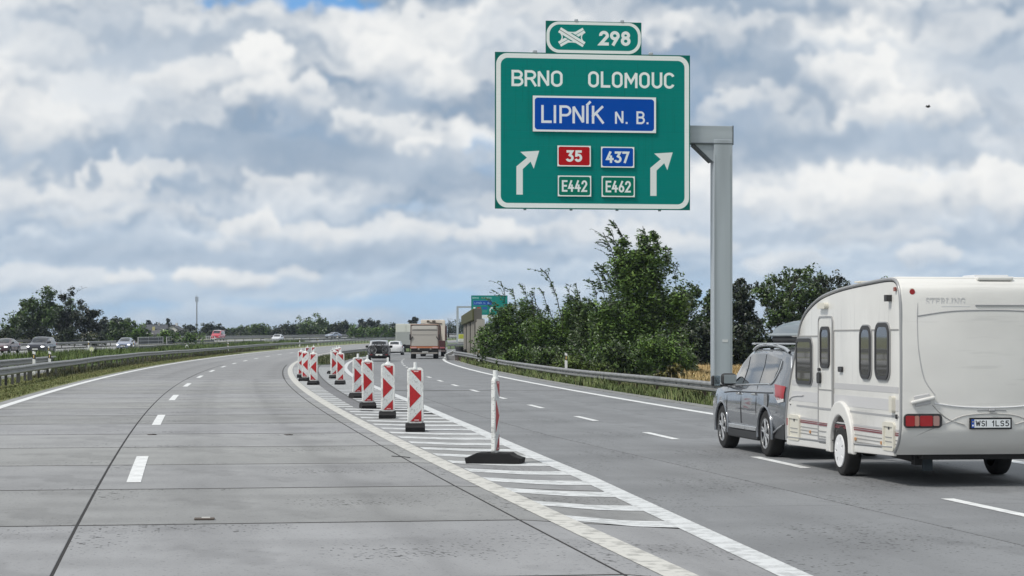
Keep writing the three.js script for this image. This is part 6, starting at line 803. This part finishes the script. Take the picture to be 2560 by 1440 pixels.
// trees left of the opposite carriageway
const gy = (x, z) => locate(MAIN, x, z).y - 0.15;
const LEFT = [[-72.5, -300, 5.8, 5, 'sparse leaning tree cut by the left edge of the picture', 'oak', 2200], [-68.5, -302, 4.6, 5, 'low tree between the left edge and the big left tree', 'oak', 2600], [-65.2, -300, 8.0, 6.6, 'big leafy tree above the dark oncoming SUV', 'oak', 5200], [-63.4, -306, 6.8, 5, 'tree right behind the big leafy tree on the left', 'oak', 3000], [-59.2, -304, 6.6, 4.6, 'feathery tree at the right end of the left group', 'grey', 2600], [-56.6, -312, 4.2, 4, 'low grey green shrub right of the left tree group', 'oak', 1800]];
LEFT.forEach(([x, z, H, W2, label, pal, n], i) => plant('left_tree', 'tree', label, [x, gy(x, z), z], lobesOf(300 + i, H, W2, 0.8, 10), n, 0.42, pal, { r: 0.16, clump: 0.24 }));
{ // tall thin tree with mistletoe
  const x = -61.2, z = -301, t = plant('mistletoe_tree', 'tree', 'tall sparse tree with dark mistletoe balls, tallest of the left group', [x, gy(x, z), z], [[0.2, 7.4, 0, 0.9, 0.8, 0.8], [-0.9, 6.6, 0, 0.7, 0.8, 0.6], [-1.0, 4.4, 0, 1.5, 1.0, 1.2], [0.9, 3.8, 0, 1.5, 1.0, 1.2], [0.2, 2.6, 0, 1.9, 1.2, 1.4]], 2300, 0.36, 'grey', { r: 0.17, clump: 0.26, shoots: [[-1.4, 6.6, 0, 1.6, -0.3, 4], [-1.0, 6.9, 0, 1.4, -0.1, 4], [1.0, 7.2, 0, 1.2, 0.8, 10], [0.6, 5.2, 0, 1.5, 0.8, 6]], stemTo: 1.05 });
  for (const [a, b, r] of [[0.15, 6.0, 0.45], [0.1, 5.0, 0.3], [0.7, 4.2, 0.42], [-0.5, 7.0, 0.2]]) part('mistletoe', foliage(Math.round(b * 10), [[a, b, 0.2, r, r * 1.1, r]], 420, 0.2, 'dark').g, leafMat, t);
}
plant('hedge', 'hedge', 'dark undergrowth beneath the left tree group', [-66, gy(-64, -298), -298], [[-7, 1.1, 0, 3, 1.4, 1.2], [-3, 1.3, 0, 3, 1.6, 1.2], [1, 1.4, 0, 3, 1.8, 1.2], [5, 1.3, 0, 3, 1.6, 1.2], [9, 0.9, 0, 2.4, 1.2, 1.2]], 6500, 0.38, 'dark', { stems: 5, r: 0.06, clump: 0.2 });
plant('hedge', 'hedge', 'fresh green bushes beside the silver blue car', [-58.5, gy(-58, -345), -345], [[-4, 1.0, 0, 2.6, 1.2, 1.2], [0, 1.5, 0, 2.6, 1.8, 1.2], [4, 1.1, 0, 2.6, 1.3, 1.2], [8, 0.9, 0, 2.4, 1.0, 1.2]], 4800, 0.4, 'acacia', { stems: 4, r: 0.05, clump: 0.2 });
// distant row: prototypes with parts, then copies
const far = (px, Z) => (px - 1280) * Z / 5450, top = (py, Z) => 1.8 + (846 - py) * Z / 5450;
const DIST = [[255, 800, 470, 4.5, 'dark', 'dark conifer-like tree right of the left tree group'], [283, 793, 480, 6, 'dark', 'dark flat topped tree left of the yellow house'], [316, 795, 480, 4.5, 'oak', 'leafy tree with a leaning top left of the yellow house'], [372, 797, 640, 3.4, 'dark', 'pointed dark tree behind the yellow house'], [396, 806, 650, 5, 'dark', 'rounded dark tree over the house roofs'], [420, 795, 640, 3, 'dark', 'slim pointed conifer right of the house roofs'], [470, 812, 650, 5, 'dark', 'low dark tree at the foot of the antenna mast'], [521, 810, 600, 5, 'dark', 'dark tree behind the red van, left'], [546, 806, 600, 6, 'dark', 'dark rounded tree behind the red van, right'], [588, 814, 620, 5, 'oak', 'low tree right of the red van'], [618, 812, 620, 3, 'dark', 'small pointed tree in the distant row'], [654, 804, 560, 7, 'oak', 'pale edged round tree left of the white oncoming car'], [706, 810, 560, 6, 'dark', 'dark tree above the white oncoming car'], [736, 803, 560, 7, 'dark', 'dark spreading tree left of the big far oak'], [776, 787, 540, 9, 'oak', 'big round crowned oak in the distance, highest of the far row'], [802, 797, 560, 6, 'oak', 'shoulder tree right of the big far oak'], [827, 811, 580, 4, 'dark', 'low dark tree between big oak and round tree'], [853, 797, 560, 6, 'dark', 'dark perfectly round tree left of the two small ones'], [908, 797, 640, 4, 'dark', 'left one of two small dark trees before the hill'], [936, 796, 640, 5, 'dark', 'right one of two small dark trees before the hill'], [966, 806, 640, 8, 'dark', 'broad dark tree in front of the distant hill'], [1032, 788, 600, 3, 'grey', 'thin feathery tree above the lorries']];
DIST.forEach(([px, py, Z, W2, pal, label], i) => { const x = far(px, Z), y = gy(x, -Z) - 0.4, H = top(py, Z) - y, conifer = /pointed|conifer/.test(label); plant('distant_tree', 'tree', label, [x, y, -Z], conifer ? [[0, H * 0.35, 0, W2 * 0.45, H * 0.34, W2 * 0.4], [0, H * 0.62, 0, W2 * 0.3, H * 0.24, W2 * 0.28], [0, H * 0.84, 0, W2 * 0.14, H * 0.15, W2 * 0.14]] : lobesOf(500 + i, H, W2, H * 0.08, 9), 1700, 0.62, pal, { r: 0.2, clump: 0.26 }); });
{ // the wood that fills the row
  const r = rng(44), pts = [[200, 836], [260, 818], [340, 820], [440, 822], [520, 820], [600, 820], [680, 822], [740, 812], [790, 810], [850, 816], [900, 816], [960, 814], [1000, 812], [1060, 802], [1110, 800], [1160, 800], [1240, 802]], lobes = [];
  for (let px = 190; px < 1260; px += 9) { const k = pts.findIndex((p) => p[0] > px), [a, b] = [pts[Math.max(0, k - 1)], pts[Math.max(0, k)]], py = lerp(a[1], b[1], clamp((px - a[0]) / (b[0] - a[0] || 1))) + 2 + (r() - 0.5) * 7, Z = 590 + 60 * r() + (px > 1000 ? 60 : 0), x = far(px, Z), y = gy(x, -Z) - 0.6, H = top(py, Z) - y; lobes.push([x, y + H * 0.5, -Z, 2.6 + r() * 2, Math.max(H * 0.52, 0.8), 2.6]); }
  const f = foliage(45, lobes, 30000, 0.62, 'dark', { clump: 0.2 }); solo('distant_wood', f.g, leafMat, 'continuous dark belt of trees and hedges along the horizon', 'wood', null, 'stuff');
  const l2 = []; for (let px = 880; px < 1000; px += 9) { const Z = 500, x = far(px, Z); l2.push([x, gy(x, -Z) + 1.0 + r() * 0.8, -Z, 2, 1.5 + r(), 1.6]); } const f2 = foliage(46, l2, 4200, 0.5, 'acacia', { clump: 0.2 }); solo('roadside_scrub', f2.g, leafMat, 'fresh green scrub behind the far guardrails, above the dark car ahead', 'scrub', null, 'stuff');
}
// ---------------------------------------------------------------- hill, houses, mast, noise wall, bird
{ const g = new THREE.PlaneGeometry(3000, 900, 120, 30).rotateX(-Math.PI / 2), p = g.attributes.position; for (let i = 0; i < p.count; i++) { const x = p.getX(i), z = p.getZ(i); p.setY(i, -8 + 32 * Math.exp(-(((x - 180) / 150) ** 2) - (z / 300) ** 2) + 24 * Math.exp(-(((x - 40) / 170) ** 2) - (z / 300) ** 2) + 20 * Math.exp(-(((x - 330) / 150) ** 2) - (z / 300) ** 2) + 3 * noise2(x / 60, z / 60, 3)); } g.computeVertexNormals(); solo('hill', g.translate(-560, 0, -6000), M(rgb(0.035, 0.055, 0.03), 1), 'low wooded hill on the horizon, bluish with distance', null, null, 'structure'); }
function house(label, x, z, w, d, eave, ridge, wallC, roofC, turn, gable) {
  const y = gy(x, z) - 0.9, t = thing('house', label, 'house', [x, y, z], turn), wm = M(wallC, 0.85), rm = M(roofC, 0.8), win = M(rgb(0.03, 0.035, 0.04), 0.2), fr = M(rgb(0.6, 0.6, 0.58), 0.6);
  part('wall', [box(w, eave, d, 0, eave / 2, 0), extr(shapeOf([[-d / 2, eave], [d / 2, eave], [0, ridge]]), w).rotateY(Math.PI / 2).translate(-w / 2, 0, 0)], wm, t);
  const L = Math.hypot(d / 2 + 0.4, ridge - eave), a = Math.atan2(ridge - eave, d / 2); const rf = part('roof', [box(w + 0.8, 0.16, L + 0.3, 0, (eave + ridge) / 2 + 0.1, d / 4 + 0.1, a, 0, 0), box(w + 0.8, 0.16, L + 0.3, 0, (eave + ridge) / 2 + 0.1, -d / 4 - 0.1, -a, 0, 0)], rm, t); part('chimney', box(0.6, 1.6, 0.6, w * 0.2, ridge, 0.4), wm, rf);
  if (gable) { const g = part('gable', [extr(shapeOf([[-1.6, eave - 0.2], [1.6, eave - 0.2], [0, ridge - 0.5]]), d / 2).translate(0, 0, 0.35)], M(rgb(0.66, 0.66, 0.62), 0.8), t); part('window', box(0.8, 0.9, 0.06, 0, eave + 0.5, d / 2 + 0.36), win, g); }
  for (const q of [-0.34, -0.1, 0.14, 0.36]) { const f = part('window', box(1.2, 1.3, 0.1, q * w, eave * 0.55, d / 2 + 0.03), fr, t); part('pane', box(1.0, 1.1, 0.04, q * w, eave * 0.55, d / 2 + 0.085), win, f); }
}
house('yellow house with white gable between dark trees on the left horizon', far(376, 520), -520, 4.0, 4, 1.9, 2.9, rgb(0.5, 0.46, 0.22), rgb(0.10, 0.10, 0.11), 0.1, true);
house('grey roofed long house behind the yellow house', far(385, 620), -620, 7, 6, 2.6, 4.0, rgb(0.34, 0.34, 0.34), rgb(0.07, 0.075, 0.085), 0.15, false);
house('white gabled house half hidden by trees left of the antenna mast', far(436, 640), -640, 3.4, 5, 2.6, 3.9, rgb(0.62, 0.62, 0.6), rgb(0.08, 0.085, 0.09), 1.35, false);
house('small cream house in the hedge at the right end of the left tree group', far(224, 395), -395, 2.0, 2.4, 1.7, 2.2, rgb(0.55, 0.5, 0.26), rgb(0.2, 0.19, 0.1), 0.2, false);
{ const Z = 900, x = far(492, Z), t = thing('antenna_mast', 'tall thin antenna mast on the left horizon', 'mast', [x, 2, -Z]); part('pole', cyl(0.3, 0.2, 17, 0, 8.2, 0, 'y', 10), M(rgb(0.2, 0.22, 0.25), 0.6), t); part('antenna', [box(0.22, 2.2, 0.25, -0.5, 16.0, 0), box(0.22, 2.2, 0.25, 0.5, 16.0, 0), box(0.22, 2.2, 0.25, 0, 16.0, 0.5), box(1.1, 0.1, 0.15, 0, 15.3, 0), box(1.1, 0.1, 0.15, 0, 16.7, 0)], M(rgb(0.25, 0.27, 0.3), 0.5), t); part('spike', cyl(0.06, 0.04, 2, 0, 17.6, 0), M(rgb(0.2, 0.22, 0.25), 0.6), t); }
{ // noise wall of ribbed concrete panels, stepping down at the near end
  const concLight = M(rgb(0.37, 0.355, 0.32), 0.95), conc = M(rgb(0.125, 0.12, 0.11), 0.95, 0, { map: noiseTexture(256, (u, v) => { const n = 0.9 + 0.3 * fbm(u * 5, v * 3, 811, 4, 5, 3); return [n, n, n * 0.97]; }, [0.3, 0.3]) }), moss = M(rgb(0.07, 0.075, 0.03), 1);
  const t = thing('noise_wall', 'weathered concrete noise wall of ribbed panels at the right of the ramp', 'noise wall', [0, 0, 0]), A = [-2.05, -163], B = [-4.75, -226], hs = (k) => (k === 0 ? 1.9 : k === 1 ? 3.2 : 4.15 - 0.02 * k), n = 8;
  for (let k = 0; k < n; k++) {
    const p = [lerp(A[0], B[0], k / n), lerp(A[1], B[1], k / n)], q = [lerp(A[0], B[0], (k + 1) / n), lerp(A[1], B[1], (k + 1) / n)], H = hs(k) + 0.3, c = [(p[0] + q[0]) / 2, (p[1] + q[1]) / 2], L = Math.hypot(q[0] - p[0], q[1] - p[1]), a = Math.atan2(p[0] - q[0], p[1] - q[1]);
    const put = (g) => g.rotateY(a).translate(c[0], 0, c[1]), pan = part('panel', put(box(0.18, H, L - 0.35, 0, H / 2 - 0.3, 0)), conc, t); for (const i of [-1, 0, 1]) part('rib', put(box(0.22, H - 0.12, 0.5, -0.19, H / 2 - 0.33, i * L * 0.3)), concLight, pan);
    part('post', box(0.62, H + 0.14, 0.5, -0.06, H / 2 - 0.28, 0).rotateY(a).translate(p[0], 0, p[1]), k % 2 ? concLight : conc, t); if (k > 1) part('moss_cap', put(rbox(0.5, 1.0, L * 0.96, 0.1, -0.28, H - 0.66, 0)), moss, t); part('coping', put(rbox(0.36, 0.14, L, 0.03, -0.02, H - 0.22, 0)), conc, t);
  }
}
{ const Z = 150, t = thing('bird', 'small dark bird flying high at the right', 'bird', [1040 * Z / 5450, 1.8 + 579 * Z / 5450, -Z], 0.4); part('body', [new THREE.SphereGeometry(0.07, 12, 8).scale(2.0, 1, 1), new THREE.SphereGeometry(0.045, 10, 8).translate(0.15, 0.03, 0), new THREE.ConeGeometry(0.05, 0.14, 6).rotateZ(Math.PI / 2).translate(-0.18, 0, 0)], black, t); for (const s of [-1, 1]) part('wing', extr(shapeOf([[-0.08, 0], [0.08, 0], [0.03, 0.2], [-0.05, 0.24]]), 0.01).rotateX(s * (Math.PI / 2 - 0.6)), black, t); }

// ---------------------------------------------------------------- grasses and wheat
function blades(k, h, spread, seed) { const r = rng(seed), pos = [], nor = []; for (let i = 0; i < k; i++) { const a = r() * 6.28, x = (r() - 0.5) * spread, z = (r() - 0.5) * spread, H = h * (0.6 + 0.6 * r()), lx = Math.cos(a) * H * 0.4, lz = Math.sin(a) * H * 0.4, w = h * 0.028 + 0.005, px = -Math.sin(a) * w, pz = Math.cos(a) * w; const b0 = [x - px, 0, z - pz], b1 = [x + px, 0, z + pz], m0 = [x - px * 0.7 + lx * 0.3, H * 0.6, z - pz * 0.7 + lz * 0.3], m1 = [x + px * 0.7 + lx * 0.3, H * 0.6, z + pz * 0.7 + lz * 0.3], e = [x + lx, H, z + lz]; for (const v of [b0, b1, m1, b0, m1, m0, m0, m1, e]) { pos.push(...v); nor.push(lx * 0.5, 1, lz * 0.5 + 0.3); } } const g = new THREE.BufferGeometry(); g.setAttribute('position', new THREE.Float32BufferAttribute(pos, 3)); g.setAttribute('normal', new THREE.Float32BufferAttribute(nor, 3)); g.normalizeNormals(); return g; }
const bladeMat = new THREE.MeshStandardMaterial({ color: 0xffffff, roughness: 0.85, side: THREE.DoubleSide });
function meadow(name, label, n, geo, place, cols, seed, s0 = 0.7, s1 = 1.4) { const r = rng(seed), m = new THREE.InstancedMesh(geo, bladeMat, n), M4 = new THREE.Matrix4(), c = new THREE.Color(); for (let i = 0; i < n; i++) { const p = place(r), nz = noise2(p.x * 0.9, p.z * 0.35, seed) * 0.5 + 0.5, s = lerp(s0, s1, r()) * (0.45 + nz); M4.makeRotationY(r() * 6.28).scale(new THREE.Vector3(s, s * (0.7 + 0.6 * r()), s)).setPosition(p); m.setMatrixAt(i, M4); const a = cols[Math.floor(clamp(r() * 0.6 + (noise2(p.x * 0.6, p.z * 0.22, seed + 1) * 0.5 + 0.5) * 0.6 - 0.1, 0, 0.999) * cols.length)], k = 0.75 + 0.5 * r(); m.setColorAt(i, c.setRGB(a[0] * k, a[1] * k, a[2] * k)); } m.name = numbered(name); flags(m); scene.add(m); return tag(m, label, 'grass', null, 'stuff'); }
const drop = (d) => (d > -5.8 ? lerp(-0.02, -0.17, clamp((-d - 4.9) / 0.9)) : d > -9 ? lerp(-0.17, -0.42, (-d - 5.8) / 3.2) : lerp(-0.42, -0.62, clamp((-d - 9) / 4)));
meadow('tall_weeds', 'tall green weeds under and behind the right guardrail', 20000, blades(8, 0.21, 0.34, 1), (r) => { const s = 20 + 165 * r() ** 1.3, d = -4.75 - 2.6 * r() ** 1.4, p = RAMP.at(s, d); p.y = drop(d) - 0.02; return p; }, [[0.08, 0.12, 0.03], [0.11, 0.15, 0.045], [0.13, 0.17, 0.055], [0.17, 0.185, 0.075], [0.06, 0.10, 0.025]], 61);
meadow('bank_grass', 'rough grass on the slope between right guardrail and bushes', 7000, blades(7, 0.4, 0.5, 2), (r) => { const s = 45 + 125 * r(), d = -7 - 6 * r(), p = RAMP.at(s, d); p.y = drop(d) - 0.02; return p; }, [[0.07, 0.10, 0.025], [0.11, 0.14, 0.045], [0.15, 0.16, 0.065], [0.24, 0.2, 0.1]], 62);
meadow('dry_tuft_grass', 'straw coloured tall grass between noise wall and bushes', 1600, blades(8, 0.65, 0.5, 3), (r) => new THREE.Vector3(lerp(-1.0, 1.6, r()), -0.5, lerp(-150, -137, r())), [[0.34, 0.26, 0.13], [0.28, 0.22, 0.11], [0.2, 0.17, 0.08]], 63);
meadow('verge_grass', 'short yellowish grass under the left guardrail', 22000, blades(8, 0.055, 0.34, 4), (r) => { const s = 55 + 190 * r() ** 1.5, d = 4.95 + 3.0 * r(); return MAIN.at(s, d, 0.0); }, [[0.16, 0.19, 0.065], [0.22, 0.225, 0.09], [0.12, 0.16, 0.05], [0.28, 0.25, 0.12]], 64);
meadow('rail_shade_weeds', 'weeds around the posts of the left guardrail, coloured dark as the shade below it', 3600, blades(7, 0.22, 0.35, 5), (r) => { const s = 96 + 200 * r(); return MAIN.at(s, 6.3 + 0.9 * r(), 0.0); }, [[0.05, 0.06, 0.025], [0.07, 0.075, 0.03], [0.10, 0.09, 0.045]], 65);  // weed colours darkened to carry the shade beneath the beam
meadow('median_grass', 'lush green grass of the median between the guardrails', 16000, blades(7, 0.34, 0.5, 6), (r) => { const s = 122 + 240 * r() ** 1.2, d = 8.3 + 6.4 * r(); return MAIN.at(s, d, 0.12 + 0.1 * Math.sin((d - 8.3) / 6.4 * Math.PI)); }, [[0.07, 0.12, 0.02], [0.10, 0.15, 0.03], [0.055, 0.095, 0.02], [0.13, 0.16, 0.045]], 66);
meadow('gore_tufts', 'grass blades of the wedge between motorway and ramp', 3000, blades(7, 0.16, 0.4, 7), (r) => { const s = 152 + 90 * r(), p = goreT(s, lerp(0.24, 0.84, r())); p.y += 0.03; return p; }, [[0.06, 0.085, 0.03], [0.09, 0.11, 0.04], [0.12, 0.12, 0.055]], 67);
{ const g = new THREE.PlaneGeometry(50, 64, 80, 80).rotateX(-Math.PI / 2).translate(35.5, 0, -112), p = g.attributes.position, uv = g.attributes.uv; for (let i = 0; i < p.count; i++) { const x = p.getX(i), z = p.getZ(i), tram = Math.abs(((x * 0.35 - z * 0.12 + 900) % 4) - 2) < 0.13 ? -0.3 : 0; p.setY(i, 0.02 + 0.05 * noise2(x / 2, z / 2, 5) + tram); uv.setXY(i, x, z); } g.computeVertexNormals(); solo('wheat_field', g, M(rgb(1, 1, 1), 0.95, 0, { map: noiseTexture(512, (u, v) => { const n = 0.75 + 0.5 * fbm(u * 12, v * 12, 911, 5, 12, 12) + 0.3 * (hash2(Math.floor(u * 512), Math.floor(v * 512), 4) - 0.5); return [0.44 * n, 0.30 * n, 0.115 * n]; }, [0.25, 0.25]) }), 'ripe golden wheat field behind the sign post', null, null, 'structure'); }
meadow('wheat_ears', 'ripe wheat standing along the edge of the field', 16000, blades(8, 0.36, 0.4, 8), (r) => { const z = lerp(-84, -143, r()); return new THREE.Vector3(lerp(0.0775 * -z, 24, r()), -0.36, z); }, [[0.50, 0.375, 0.17], [0.43, 0.315, 0.14], [0.56, 0.435, 0.21]], 68, 0.8, 1.15);

renderer.render(scene, camera);
